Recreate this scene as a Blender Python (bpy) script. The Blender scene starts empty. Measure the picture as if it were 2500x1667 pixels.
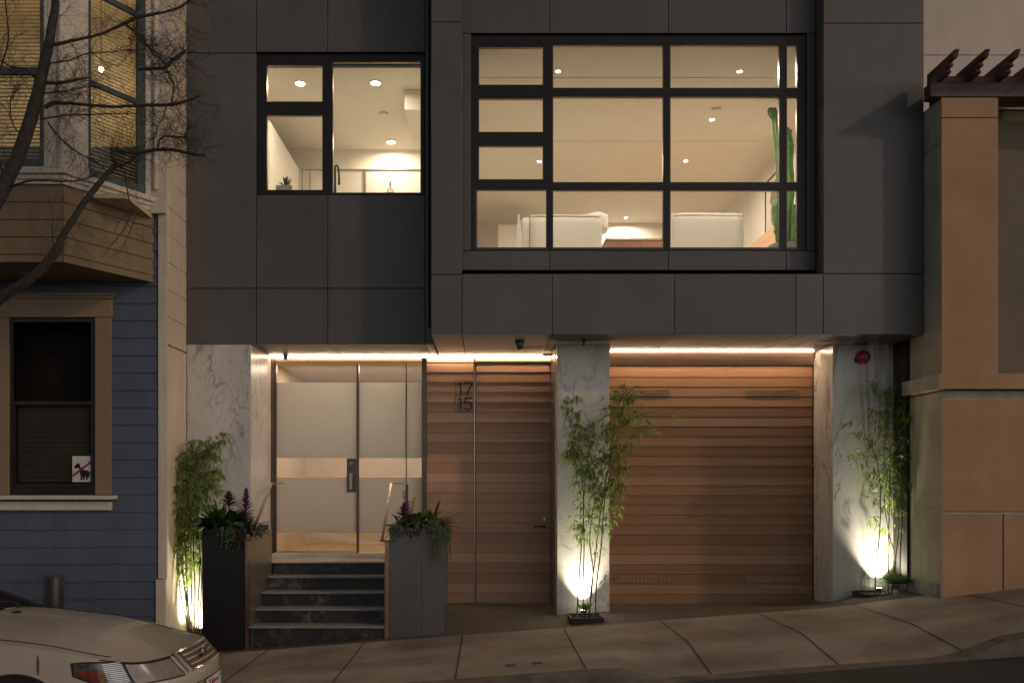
import bpy, bmesh, math, random
from mathutils import Vector, Matrix, noise
random.seed(7)
F=2152.0; CZ=2.0; VX=1190.0; VY=1180.0
def X(px,Y): return (px-VX)*Y/F
def Z(py,Y): return CZ-(py-VY)*Y/F
def at(px,py,Y): return Vector((X(px,Y),Y,Z(py,Y)))
col=bpy.context.scene.collection
# ------------------------------------------------------------ materials
MATS={}
def mat(name,c,rough=.6,metal=0.0,var=.12,scale=6.0,c2=None,bump=0.0,bscale=60.0,spec=.4,coat=0.0,stretch=(1,1,1),island=0,streak=0,spots=0):
    if name in MATS: return MATS[name]
    m=bpy.data.materials.new(name); m.use_nodes=True; nt=m.node_tree; N=nt.nodes; L=nt.links
    b=N['Principled BSDF']
    b.inputs['Roughness'].default_value=rough; b.inputs['Metallic'].default_value=metal
    b.inputs['Specular IOR Level'].default_value=spec; b.inputs['Coat Weight'].default_value=coat
    tc=N.new('ShaderNodeTexCoord'); mp=N.new('ShaderNodeMapping'); mp.inputs['Scale'].default_value=stretch
    L.new(tc.outputs['Object'],mp.inputs['Vector'])
    nz=N.new('ShaderNodeTexNoise'); nz.inputs['Scale'].default_value=scale; nz.inputs['Detail'].default_value=6; nz.inputs['Roughness'].default_value=.6
    L.new(mp.outputs[0],nz.inputs['Vector'])
    mx=N.new('ShaderNodeMix'); mx.data_type='RGBA'
    ca=tuple(x*(1-var) for x in c)+(1,); cb=(tuple(min(1,x*(1+var)) for x in c) if c2 is None else tuple(c2))+(1,)
    mx.inputs[6].default_value=ca; mx.inputs[7].default_value=cb
    mr=N.new('ShaderNodeMapRange'); mr.inputs[1].default_value=.35; mr.inputs[2].default_value=.65
    L.new(nz.outputs['Fac'],mr.inputs[0]); L.new(mr.outputs[0],mx.inputs[0]); L.new(mx.outputs[2],b.inputs['Base Color'])
    if bump>0:
        n2=N.new('ShaderNodeTexNoise'); n2.inputs['Scale'].default_value=bscale; n2.inputs['Detail'].default_value=4
        L.new(mp.outputs[0],n2.inputs['Vector'])
        bp=N.new('ShaderNodeBump'); bp.inputs['Strength'].default_value=bump; bp.inputs['Distance'].default_value=.01
        L.new(n2.outputs['Fac'],bp.inputs['Height']); L.new(bp.outputs[0],b.inputs['Normal'])
    if island:
        g=N.new('ShaderNodeNewGeometry'); r=N.new('ShaderNodeMapRange'); r.inputs[3].default_value=1-island; r.inputs[4].default_value=1+island
        L.new(g.outputs['Random Per Island'],r.inputs[0]); v=N.new('ShaderNodeVectorMath'); v.operation='SCALE'; L.new(mx.outputs[2],v.inputs[0]); L.new(r.outputs[0],v.inputs['Scale']); L.new(v.outputs[0],b.inputs['Base Color'])
    if streak:
        s2=N.new('ShaderNodeMapping'); s2.inputs['Scale'].default_value=(5,5,.35); L.new(tc.outputs['Object'],s2.inputs['Vector'])
        n3=N.new('ShaderNodeTexNoise'); n3.inputs['Scale'].default_value=2.2; n3.inputs['Detail'].default_value=7; n3.inputs['Roughness'].default_value=.7; L.new(s2.outputs[0],n3.inputs['Vector'])
        r3=N.new('ShaderNodeMapRange'); r3.inputs[1].default_value=.3; r3.inputs[2].default_value=.7; r3.inputs[3].default_value=1-streak; r3.inputs[4].default_value=1+streak*.3; L.new(n3.outputs['Fac'],r3.inputs[0])
        v3=N.new('ShaderNodeVectorMath'); v3.operation='SCALE'; src=b.inputs['Base Color'].links[0].from_socket; L.new(src,v3.inputs[0]); L.new(r3.outputs[0],v3.inputs['Scale']); L.new(v3.outputs[0],b.inputs['Base Color'])
    if spots:
        vo=N.new('ShaderNodeTexVoronoi'); vo.inputs['Scale'].default_value=spots; vo.inputs['Randomness'].default_value=1; L.new(tc.outputs['Object'],vo.inputs['Vector'])
        sx=N.new('ShaderNodeSeparateColor'); L.new(vo.outputs['Color'],sx.inputs[0])
        th=N.new('ShaderNodeMapRange'); th.inputs[1].default_value=.55; th.inputs[2].default_value=1; th.inputs[3].default_value=0; th.inputs[4].default_value=.10; L.new(sx.outputs[0],th.inputs[0])
        lt=N.new('ShaderNodeMath'); lt.operation='LESS_THAN'; L.new(vo.outputs['Distance'],lt.inputs[0]); L.new(th.outputs[0],lt.inputs[1])
        mm=N.new('ShaderNodeMath'); mm.operation='MULTIPLY_ADD'; mm.inputs[1].default_value=-.5; mm.inputs[2].default_value=1; L.new(lt.outputs[0],mm.inputs[0])
        v4=N.new('ShaderNodeVectorMath'); v4.operation='SCALE'; src=b.inputs['Base Color'].links[0].from_socket; L.new(src,v4.inputs[0]); L.new(mm.outputs[0],v4.inputs['Scale']); L.new(v4.outputs[0],b.inputs['Base Color'])
    MATS[name]=m; return m
def emis(name,c,s):
    m=bpy.data.materials.new(name); m.use_nodes=True; nt=m.node_tree
    b=nt.nodes['Principled BSDF']; b.inputs['Base Color'].default_value=(.8,.8,.8,1)
    b.inputs['Emission Color'].default_value=tuple(c)+(1,); b.inputs['Emission Strength'].default_value=s
    MATS[name]=m; return m
def glass(name,tint=(1,1,1),refl=.06,rough=0.0):
    m=bpy.data.materials.new(name); m.use_nodes=True; nt=m.node_tree; N=nt.nodes; L=nt.links
    N.remove(N['Principled BSDF']); out=N['Material Output']
    t=N.new('ShaderNodeBsdfTransparent'); t.inputs[0].default_value=tuple(tint)+(1,)
    g=N.new('ShaderNodeBsdfGlossy'); g.inputs['Roughness'].default_value=rough; g.inputs['Color'].default_value=(.9,.9,.9,1)
    mx=N.new('ShaderNodeMixShader'); lw=N.new('ShaderNodeLayerWeight'); lw.inputs[0].default_value=.25
    ad=N.new('ShaderNodeMath'); ad.operation='MULTIPLY_ADD'; ad.inputs[1].default_value=.5; ad.inputs[2].default_value=refl
    L.new(lw.outputs['Fresnel'],ad.inputs[0]); L.new(ad.outputs[0],mx.inputs[0]); L.new(t.outputs[0],mx.inputs[1]); L.new(g.outputs[0],mx.inputs[2]); L.new(mx.outputs[0],out.inputs[0])
    MATS[name]=m; return m
def marble(name,base=(.62,.6,.57),vein=(.16,.15,.15),sc=1.6,amt=.75,dark=False,off=0.0,stretch=(1,1,.55)):
    m=bpy.data.materials.new(name); m.use_nodes=True; nt=m.node_tree; N=nt.nodes; L=nt.links; b=N['Principled BSDF']
    b.inputs['Roughness'].default_value=.28; b.inputs['Specular IOR Level'].default_value=.45
    tc=N.new('ShaderNodeTexCoord'); mp=N.new('ShaderNodeMapping'); mp.inputs['Location'].default_value=(off,off*.7,off*1.3); mp.inputs['Rotation'].default_value=(0,.6,.2); mp.inputs['Scale'].default_value=stretch
    L.new(tc.outputs['Object'],mp.inputs['Vector'])
    def ridge(scale,width,dist,det):
        n=N.new('ShaderNodeTexNoise'); n.inputs['Scale'].default_value=scale; n.inputs['Detail'].default_value=det; n.inputs['Roughness'].default_value=.5; n.inputs['Distortion'].default_value=dist
        L.new(mp.outputs[0],n.inputs['Vector'])
        s=N.new('ShaderNodeMath'); s.operation='SUBTRACT'; s.inputs[1].default_value=.5; L.new(n.outputs['Fac'],s.inputs[0])
        a=N.new('ShaderNodeMath'); a.operation='ABSOLUTE'; L.new(s.outputs[0],a.inputs[0])
        r=N.new('ShaderNodeMapRange'); r.inputs[1].default_value=0; r.inputs[2].default_value=width; r.inputs[3].default_value=1; r.inputs[4].default_value=0
        L.new(a.outputs[0],r.inputs[0]); return r.outputs[0]
    r1=ridge(sc,.018,.8,4); r2=ridge(sc*3.2,.022,1.2,5)
    msk=N.new('ShaderNodeTexNoise'); msk.inputs['Scale'].default_value=2.2; L.new(mp.outputs[0],msk.inputs['Vector'])
    mr=N.new('ShaderNodeMapRange'); mr.inputs[1].default_value=.42; mr.inputs[2].default_value=.62; L.new(msk.outputs['Fac'],mr.inputs[0])
    q=N.new('ShaderNodeMath'); q.operation='MULTIPLY'; L.new(r2,q.inputs[0]); L.new(mr.outputs[0],q.inputs[1])
    q1=N.new('ShaderNodeMath'); q1.operation='MULTIPLY'; L.new(r1,q1.inputs[0])
    m3=N.new('ShaderNodeTexNoise'); m3.inputs['Scale'].default_value=5; L.new(mp.outputs[0],m3.inputs['Vector'])
    mr3=N.new('ShaderNodeMapRange'); mr3.inputs[1].default_value=.38; mr3.inputs[2].default_value=.6; L.new(m3.outputs['Fac'],mr3.inputs[0]); L.new(mr3.outputs[0],q1.inputs[1])
    ad=N.new('ShaderNodeMath'); ad.operation='MAXIMUM'; L.new(q1.outputs[0],ad.inputs[0]); L.new(q.outputs[0],ad.inputs[1])
    am=N.new('ShaderNodeMath'); am.operation='MULTIPLY'; am.inputs[1].default_value=amt; L.new(ad.outputs[0],am.inputs[0])
    cl=N.new('ShaderNodeTexNoise'); cl.inputs['Scale'].default_value=sc*1.4; cl.inputs['Detail'].default_value=3; cl.inputs['Distortion'].default_value=1; L.new(mp.outputs[0],cl.inputs['Vector'])
    cr=N.new('ShaderNodeMix'); cr.data_type='RGBA'; cr.inputs[6].default_value=tuple(base)+(1,)
    cr.inputs[7].default_value=tuple(x*(.78 if not dark else 1.5) for x in base)+(1,)
    c5=N.new('ShaderNodeMapRange'); c5.inputs[1].default_value=.45; c5.inputs[2].default_value=.75; L.new(cl.outputs['Fac'],c5.inputs[0]); L.new(c5.outputs[0],cr.inputs[0])
    mx=N.new('ShaderNodeMix'); mx.data_type='RGBA'; L.new(cr.outputs[2],mx.inputs[6]); mx.inputs[7].default_value=tuple(vein)+(1,)
    L.new(am.outputs[0],mx.inputs[0]); L.new(mx.outputs[2],b.inputs['Base Color'])
    MATS[name]=m; return m
def wood(name,c1,c2,pitch,z0,axis='X'):
    """board-by-board tone (boards of one pitch up the wall) plus long grain"""
    m=bpy.data.materials.new(name); m.use_nodes=True; nt=m.node_tree; N=nt.nodes; L=nt.links; b=N['Principled BSDF']
    b.inputs['Roughness'].default_value=.5; b.inputs['Specular IOR Level'].default_value=.3
    g=N.new('ShaderNodeNewGeometry'); sp=N.new('ShaderNodeSeparateXYZ'); L.new(g.outputs['Position'],sp.inputs[0])
    a=N.new('ShaderNodeMath'); a.operation='SUBTRACT'; a.inputs[1].default_value=z0; L.new(sp.outputs['Z'],a.inputs[0])
    d=N.new('ShaderNodeMath'); d.operation='DIVIDE'; d.inputs[1].default_value=pitch; L.new(a.outputs[0],d.inputs[0])
    f=N.new('ShaderNodeMath'); f.operation='FLOOR'; L.new(d.outputs[0],f.inputs[0])
    wn=N.new('ShaderNodeTexWhiteNoise'); wn.noise_dimensions='1D'; L.new(f.outputs[0],wn.inputs['W'])
    cx=N.new('ShaderNodeCombineXYZ'); 
    sx=N.new('ShaderNodeMath'); sx.operation='MULTIPLY'; sx.inputs[1].default_value=.9; L.new(sp.outputs['X'],sx.inputs[0])
    sz=N.new('ShaderNodeMath'); sz.operation='MULTIPLY'; sz.inputs[1].default_value=38; L.new(sp.outputs['Z'],sz.inputs[0])
    L.new(sx.outputs[0],cx.inputs[0]); L.new(wn.outputs['Value'],cx.inputs[1]); L.new(sz.outputs[0],cx.inputs[2])
    nz=N.new('ShaderNodeTexNoise'); nz.inputs['Scale'].default_value=1.6; nz.inputs['Detail'].default_value=7; nz.inputs['Distortion'].default_value=.4; L.new(cx.outputs[0],nz.inputs['Vector'])
    mx=N.new('ShaderNodeMix'); mx.data_type='RGBA'; mx.inputs[6].default_value=tuple(c1)+(1,); mx.inputs[7].default_value=tuple(c2)+(1,)
    m1=N.new('ShaderNodeMath'); m1.operation='MULTIPLY_ADD'; m1.inputs[1].default_value=.75; 
    m2=N.new('ShaderNodeMath'); m2.operation='MULTIPLY'; m2.inputs[1].default_value=.45; L.new(nz.outputs['Fac'],m2.inputs[0])
    L.new(wn.outputs['Value'],m1.inputs[0]); L.new(m2.outputs[0],m1.inputs[2]); L.new(m1.outputs[0],mx.inputs[0])
    L.new(mx.outputs[2],b.inputs['Base Color'])
    rr=N.new('ShaderNodeMapRange'); rr.inputs[3].default_value=.38; rr.inputs[4].default_value=.6; L.new(nz.outputs['Fac'],rr.inputs[0]); L.new(rr.outputs[0],b.inputs['Roughness'])
    MATS[name]=m; return m
# ------------------------------------------------------------ mesh builder
WO={}
class MB:
    def __init__(s): s.v=[]; s.f=[]; s.sm=[]; s.mi=[]; s.m=0; s.smooth=False
    def add(s,vs,fs):
        o=len(s.v); s.v+= [tuple(v) for v in vs]; s.f+=[tuple(i+o for i in f) for f in fs]; s.sm+=[s.smooth]*len(fs); s.mi+=[s.m]*len(fs); return s
    def box(s,x0,x1,y0,y1,z0,z1,bev=0.0):
        if x0>x1:x0,x1=x1,x0
        if y0>y1:y0,y1=y1,y0
        if z0>z1:z0,z1=z1,z0
        if bev<=0:
            return s.add([(x0,y0,z0),(x1,y0,z0),(x1,y1,z0),(x0,y1,z0),(x0,y0,z1),(x1,y0,z1),(x1,y1,z1),(x0,y1,z1)],
              [(0,3,2,1),(4,5,6,7),(0,1,5,4),(1,2,6,5),(2,3,7,6),(3,0,4,7)])
        b=min(bev,(x1-x0)*.45,(y1-y0)*.45,(z1-z0)*.45)
        bm=bmesh.new(); bmesh.ops.create_cube(bm,size=1)
        for v in bm.verts: v.co=Vector(((x0+x1)/2+v.co.x*(x1-x0),(y0+y1)/2+v.co.y*(y1-y0),(z0+z1)/2+v.co.z*(z1-z0)))
        bmesh.ops.bevel(bm,geom=bm.edges[:],offset=b,segments=2,affect='EDGES',profile=.5)
        vs=[v.co.copy() for v in bm.verts]; fs=[[v.index for v in f.verts] for f in bm.faces]; bm.free(); return s.add(vs,fs)
    def pbox(s,px0,px1,py0,py1,Y0,Y1,bev=0.0):
        return s.box(X(px0,Y0),X(px1,Y0),Y0,Y1,Z(py0,Y0),Z(py1,Y0),bev)
    def quad(s,a,b,c,d): return s.add([a,b,c,d],[(0,1,2,3)])
    def prism(s,poly,axis,a,b):
        """poly list of 2D pts extruded along axis from a to b; axis 'x','y','z'"""
        def P(p,t):
            return {'x':(t,p[0],p[1]),'y':(p[0],t,p[1]),'z':(p[0],p[1],t)}[axis]
        n=len(poly); vs=[P(p,a) for p in poly]+[P(p,b) for p in poly]
        fs=[tuple(range(n)),tuple(range(2*n-1,n-1,-1))]+[(i,(i+1)%n,n+(i+1)%n,n+i) for i in range(n)]
        return s.add(vs,fs)
    def cyl(s,c,r,h,n=20,r2=None,axis='z',cap=True):
        r2=r if r2 is None else r2; vs=[]
        for k,(rr,t) in enumerate(((r,0),(r2,h))):
            for i in range(n):
                a=2*math.pi*i/n; p=(rr*math.cos(a),rr*math.sin(a),t)
                if axis=='y': p=(p[0],p[2],p[1])
                if axis=='x': p=(p[2],p[0],p[1])
                vs.append((c[0]+p[0],c[1]+p[1],c[2]+p[2]))
        fs=[(i,(i+1)%n,n+(i+1)%n,n+i) for i in range(n)]
        if cap: fs+=[tuple(range(n-1,-1,-1)),tuple(range(n,2*n))]
        return s.add(vs,fs)
    def tube(s,pts,rad,n=6,cap=True):
        pts=[Vector(p) for p in pts]; k=len(pts)
        if not hasattr(rad,'__len__'): rad=[rad]*k
        vs=[]; up=Vector((.13,.2,.97))
        for i,p in enumerate(pts):
            t=(pts[min(i+1,k-1)]-pts[max(i-1,0)]).normalized()
            a=t.cross(up); 
            if a.length<.1: a=t.cross(Vector((1,0,0)))
            a.normalize(); b=t.cross(a)
            for j in range(n):
                w=2*math.pi*j/n; vs.append(p+a*(math.cos(w)*rad[i])+b*(math.sin(w)*rad[i]))
        fs=[(i*n+j,i*n+(j+1)%n,(i+1)*n+(j+1)%n,(i+1)*n+j) for i in range(k-1) for j in range(n)]
        if cap: fs+=[tuple(range(n-1,-1,-1)),tuple(range((k-1)*n,k*n))]
        return s.add(vs,fs)
    def lathe(s,c,prof,n=24):
        vs=[]; 
        for r,z in prof:
            for i in range(n):
                a=2*math.pi*i/n; vs.append((c[0]+r*math.cos(a),c[1]+r*math.sin(a),c[2]+z))
        k=len(prof); fs=[(i*n+j,i*n+(j+1)%n,(i+1)*n+(j+1)%n,(i+1)*n+j) for i in range(k-1) for j in range(n)]
        fs+=[tuple(range(n-1,-1,-1)),tuple(range((k-1)*n,k*n))]
        return s.add(vs,fs)
    def build(s,name,m,parent=None,origin=None,fix=True):
        me=bpy.data.meshes.new(name)
        o=bpy.data.objects.new(name,me); col.objects.link(o)
        if parent is not None: w=WO[parent.name]; o.parent=parent; WO[o.name]=w
        else:
            w=Vector(origin) if origin is not None else Vector((0,0,0)); o.location=w; WO[o.name]=w
        me.from_pydata([tuple(Vector(v)-w) for v in s.v],[],s.f)
        for mm in (m if isinstance(m,(list,tuple)) else [m]): me.materials.append(mm)
        if any(s.sm): me.polygons.foreach_set('use_smooth',s.sm)
        if any(s.mi): me.polygons.foreach_set('material_index',s.mi)
        if fix:
            bm=bmesh.new(); bm.from_mesh(me); bmesh.ops.recalc_face_normals(bm,faces=bm.faces[:]); bm.to_mesh(me); bm.free()
        me.update(); return o
def tag(o,label=None,cat=None,group=None,kind=None):
    if label:o['label']=label
    if cat:o['category']=cat
    if group:o['group']=group
    if kind:o['kind']=kind
    return o
def thing(name,label,cat,loc,group=None):
    o=bpy.data.objects.new(name,None); col.objects.link(o); o.location=Vector(loc); WO[o.name]=Vector(loc); o.empty_display_size=.1
    return tag(o,label,cat,group)
def lamp(kind,name,loc,power,c,parent=None,target=None,**k):
    d=bpy.data.lights.new(name,kind); d.energy=power; d.color=c
    for a,b in k.items(): setattr(d,a,b)
    o=bpy.data.objects.new(name,d); col.objects.link(o)
    loc=Vector(loc)
    if parent is not None: o.parent=parent; o.location=loc-WO[parent.name]
    else: o.location=loc
    if target is not None: o.rotation_euler=(Vector(target)-loc).to_track_quat('-Z','Y').to_euler()
    return o
# depths measured from the camera
YP=11.2; YR=10.46; YS=10.71; YD=12.29; YW=12.2; YG=11.87; SO=3.770; CE=7.45
YN=10.51; YB=9.54
WARM=(1,.88,.72)
# ------------------------------------------------------------ shared materials
M_panel=mat('graphite panel',(.105,.101,.102),.46,0,.10,1.3,spec=.5,bump=.05,bscale=4,island=.09,streak=.10)
M_dark=mat('black backing',(.014,.014,.015),.8)
M_frame=mat('black window metal',(.018,.016,.015),.35,.3,.2,spec=.5)
M_steel=mat('brushed steel',(.42,.38,.35),.28,1,.1,30,stretch=(1,1,.05))
M_bronze=mat('bronze metal',(.16,.12,.10),.35,1,.1,20)
M_white=mat('white paint',(.74,.71,.66),.7,0,.03)
M_ceil=mat('ceiling paint',(.75,.72,.66),.8,0,.02)
M_marble=marble('white marble')
M_marble2=marble('white marble grey veined',off=4.3,sc=1.5,amt=.95,base=(.64,.63,.60),stretch=(1.2,1.2,.4))
M_black=marble('black marble',base=(.03,.03,.033),vein=(.3,.29,.28),sc=2.0,amt=.42,dark=True,off=2.0,stretch=(.8,.8,.8))
M_glass=glass('window glass',(.96,.97,.95),.02)
M_conc=mat('sidewalk concrete',(.275,.24,.20),.7,0,.28,1.3,bump=.3,bscale=90,streak=.0,spots=3.2)
M_apron=mat('rough aggregate concrete',(.125,.11,.092),.9,0,.4,22,bump=.6,bscale=120)
M_curb=mat('curb concrete',(.15,.13,.11),.85,0,.3,5,bump=.4,bscale=70)
M_road=mat('asphalt',(.045,.043,.045),.85,0,.3,30,bump=.5,bscale=200)
M_joint=mat('joint dirt',(.07,.06,.05),.95)
LED=emis('led strip',(1,.68,.43),60)
BULB=emis('lamp lens',(1,.85,.62),60)
# ------------------------------------------------------------ ground
def sw(x,y=10.35):
    if x>8: return sw(8,y)+.02*(x-8)
    z=.244+.075*x+max(0,x-4)*.05
    if y<10.35: z+=(10.35-y)/2.55*.016
    if y<8.9:   # the driveway ramp down to a dropped kerb
        t=(8.9-y)/1.1; a=min(1,max(0,(x-1.1)/.5)); b=min(1,max(0,(4.75-x)/.7)); k=min(a,b); k=k*k*(3-2*k)
        z-=.15*t*k
    return z
def z2(x):
    if x<-2.2: return sw(x)+.02
    if x<-1: t=(x+2.2)/1.2; return (1-t)*(sw(-2.2)+.02)+t*.345
    if x<1.2: return .345+max(0,(x-.9))*.13
    if x<4.2: return .384
    return .384+min(1,(x-4.2)/.5)*(sw(x)-.05-.384)
def grid(mb,xs,ys,fz):
    vs=[(x,y,fz(x,y)) for y in ys for x in xs]; n=len(xs)
    return mb.add(vs,[(j*n+i,j*n+i+1,(j+1)*n+i+1,(j+1)*n+i) for j in range(len(ys)-1) for i in range(n-1)])
xs=[-14+.2*i for i in range(141)]
m=MB(); m.smooth=True; grid(m,xs,[7.95+ .1*i for i in range(25)],sw); sd=m.build('sidewalk',M_conc,fix=False); tag(sd,kind='structure')
m=MB()
for j in (-6.04,-4.89,-3.72,-2.57,-1.44,-.29,.89,2.02,3.17,4.28,5.5,6.7):
    ys=[7.95+.1*i for i in range(25)]
    for a,b in zip(ys[:-1],ys[1:]):
        w=.008; m.quad((j-w,a,sw(j,a)+.004),(j+w,a,sw(j,a)+.004),(j+w,b,sw(j,b)+.004),(j-w,b,sw(j,b)+.004))
for a,b in zip(xs[:-1],xs[1:]):
    m.quad((a,9.05,sw(a,9.05)+.004),(b,9.05,sw(b,9.05)+.004),(b,9.055,sw(b,9.055)+.004),(a,9.055,sw(a,9.055)+.004))
m.build('expansion_joint',M_joint,sd,fix=False)
m=MB()
for (a,b) in ((1235,1283),(1300,1346)):
    for q in (0,):
        y=8.33+(.02 if a>1290 else 0); m.box(X(a,y),X(b,y),y,y+.09,sw(X(a,y),y)+.001,sw(X(a,y),y)+.007)
m.build('meter_lid',mat('iron lid',(.07,.06,.05),.8),sd)
def az(x,y):
    t=min(1,max(0,(y-10.35)/1.5)); t=t*t*(3-2*t); return (sw(x)-.002)*(1-t)+z2(x)*t
m=MB(); m.smooth=True; grid(m,[-6+.1*i for i in range(150)],[10.35+.05*i for i in range(42)],az); tag(m.build('driveway_apron',M_apron,fix=False),kind='structure')
# kerb and road
m=MB()
for a,b in zip(xs[:-1],xs[1:]):
    za,zb=sw(a,7.95),sw(b,7.95); ra,rb=.26+.075*min(a,8)-.135,.26+.075*min(b,8)-.135
    m.quad((a,7.8,za-.012),(b,7.8,zb-.012),(b,7.95,zb+.003),(a,7.95,za+.003)); 
    m.quad((a,7.77,ra-.05),(b,7.77,rb-.05),(b,7.8,zb-.012),(a,7.8,za-.012))
tag(m.build('kerb',M_curb,fix=False),kind='structure')
def rz(x,y): return .26+.075*max(-30,min(x,8))-.135+.08*min(2.2,max(0,7.77-y))
m=MB(); m.smooth=True; grid(m,[-60,-30,-14,-8,-4,-2,0,2,4,6,8,10,14,30,60],[-40,-10,0,3,5,6.5,7.77],rz); tag(m.build('road',M_road,fix=False),kind='structure')
m=MB(); m.quad((-200,-200,-4),(200,-200,-4),(200,200,-4),(-200,200,-4)); tag(m.build('ground',M_road,fix=False),kind='structure')
# ------------------------------------------------------------ the modern house
H=thing('modern_house','dark panelled modern house with marble pillars, cedar doors and big lit windows','house',(0,YP,.3))
g=.85
def panels(lst,Y,th,name):
    m=MB()
    for (a,b,c,d) in lst: m.pbox(a+g,b-g,c+g,d-g,Y,Y+th,.003)
    return m.build(name,M_panel,H)
panels([(455,626,-420,130),(626,800,-420,128),(800,1038,-420,128),(1038,1062,-420,840+g),(455,626,130,704),(626,800,476,704),(800,1038,476,704),
        (455,626,704,840+g),(626,800,704,840+g),(800,1038,704,840+g)],YP,.03,'wall_cladding')
m=MB(); b0=YP+.035; b1=YP+.16
m.pbox(456,627,-420,838,b0,b1); m.pbox(1034,1075,-420,838,b0,b1); m.pbox(627,1034,-420,130,b0,b1); m.pbox(627,1034,474,838,b0,b1)
m.build('backing_wall',M_dark,H)
m=MB(); m.pbox(1045,1057,-420,800,YP-.02,YP+.0285); m.build('gap_shade_strip',M_dark,H)  # solid black strip; its colour stands for the shade in the slot
# projecting block
panels([(1052,1128,-420,54),(1052,1128,54,670),(1052,1128,670,816+g),(1128,1348,668,816+g),(1348,1647,668,816+g),(1647,1943,668,816+g),(1943,2010,668,816+g),
        (2010,2256,-420,57),(2010,2256,57,668),(2010,2256,668,816+g)],YR,.03,'wall_cladding')
m=MB(); r0=YR+.034
m.pbox(1053,1127,-420,815,r0,YR+.25); m.pbox(1127,2012,669,815,r0,YR+.2); m.pbox(2012,2255,-420,815,r0,YR+.6)
m.pbox(1100,1165,-420,700,YR+.62,YR+.8);m.pbox(1965,2060,-420,700,YR+.62,YR+.8);m.pbox(1165,1965,-420,90,YR+.62,YR+.8);m.pbox(1165,1965,604,720,YR+.62,YR+.8)
m.box(X(1060,YR),X(1062,YR),YR+.25,YR+.8,SO+.05,9.6)
m.build('backing_wall',M_dark,H)
m=MB(); m.box(X(2010,YR)+.005,X(2011,YR)+.02,YR+.031,YR+.6,Z(668,YR),9.6); m.build('recess_side_wall',M_panel,H)
panels([(1110,1342,-420,82),(1342,1632,-420,82),(1632,1920,-420,82),(1920,1991,-420,82),(1110,1150,82,612),(1970,1991,82,612),
        (1110,1342,612,660),(1342,1632,612,660),(1632,1920,612,660),(1920,1991,612,660)],YS,.03,'window_surround')
m=MB(); m.pbox(1105,1151,-420,658,YS+.034,YS+.3);m.pbox(1969,1990,-420,658,YS+.034,YS+.3);m.pbox(1151,1969,-420,84,YS+.034,YS+.3);m.pbox(1151,1969,611,658,YS+.034,YS+.3)
m.build('surround_backing',M_dark,H)
# soffits
def soff(cuts,Y0,Y1,name,pad=.006):
    m=MB()
    for a,b in zip(cuts[:-1],cuts[1:]): m.box(a+pad,b-pad,Y0+.031,Y1,SO,SO+.03,.002)
    return m.build(name,M_panel,H)
soff([X(455,YP),X(626,YP),X(800,YP),X(1038,YP),X(1049,YR)-.0],YP,YW+.02,'soffit')
soff([X(1052,YR),X(1128,YR),X(1348,YR)],YR,YW+.02,'soffit')
soff([X(1348,YR),X(1647,YR),X(1943,YR),X(2010,YR),X(2256,YR)],YR,11.76,'soffit')
m=MB(); m.box(X(455,YP)+.02,X(1052,YR)-.02,YP+.06,YW+.3,SO+.034,SO+.12); m.box(X(1052,YR)+.02,X(2256,YR)-.02,YR+.26,12.6,SO+.034,SO+.12); m.build('soffit_backing',M_dark,H)
# marble pillars
m=MB(); m.box(X(456,YP),X(612,YP),YP+.01,YD+.2,.16,SO-.003,.003); m.build('pillar',M_marble,H)
m=MB(); m.box(X(456,YP)+.01,X(612,YP)-.005,YP+.03,YD+.2,-.3,.157); m.build('pillar_plinth',M_dark,H)
m=MB(); m.box(X(1360,YP),X(1488,YP),YP,YW+.1,.30,SO-.003,.004); m.build('pillar',marble('white marble tall veins',off=7.7,sc=1.7,amt=.6,base=(.6,.59,.55)),H)
m=MB(); m.box(X(2033,YP),X(2182,YP),YP,YG+.15,.25,SO-.003,.004); m.build('pillar',M_marble2,H)
m=MB(); m.box(X(1360,YP)-.006,X(1360,YP)-.001,YP+.25,YW+.05,.33,SO-.004); m.build('steel_jamb',M_steel,H)
m=MB(); m.box(5.155,5.185,10.83,YP+.3,.4,SO-.01); m.build('dark_side_panel',M_frame,H)
# led strips
m=MB(); m.box(X(655,YW),X(1360,YW),YW-.03,YW-.005,SO-.020,SO-.013); m.build('led_strip',LED,H)
m=MB(); m.box(X(1490,11.73),X(1985,11.73),11.70,11.725,SO-.020,SO-.013); m.build('led_strip',LED,H)
# ---- cedar wall, side door
PITW=24.45*YW/F
def boards(m,x0,x1,z0,z1,pitch,base,Y,gap=.005):
    k=math.floor((z0-base)/pitch)
    while base+k*pitch<z1:
        a=max(z0,base+k*pitch+gap/2); b=min(z1,base+(k+1)*pitch-gap/2)
        if b-a>.01:
            m.prism([(Y,a),(Y+.006,b),(Y+.03,b),(Y+.03,a)],'x',x0,x1)
        k+=1
M_cedar=wood('cedar boards',(.78,.49,.32),(.48,.275,.17),PITW,.35)
M_cedar2=wood('cedar boards garage',(.40,.235,.13),(.225,.12,.06),24.0*YG/F,.384)
M_cback=mat('cedar groove',(.12,.06,.04),.8)
m=MB(); boards(m,X(1042,YW),X(1156.5,YW),.30,Z(872,YW),PITW,.35,YW); m.build('cedar_wall',M_cedar,H)
m=MB(); m.box(X(1042,YW),X(1352,YW),YW+.032,YW+.1,.25,SO-.03); m.build('cedar_wall_backing',M_cback,H)
m=MB(); m.box(X(1161,YW),X(1344,YW),YW+.001,YW+.03,Z(881.5,YW),Z(873,YW)); m.build('door_header',M_cedar,H)
sd_=MB(); boards(sd_,X(1162.5,YW),X(1343,YW),Z(1470,YW),Z(886,YW),PITW,.35,YW+.002); door=sd_.build('side_door',M_cedar,H)
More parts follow.
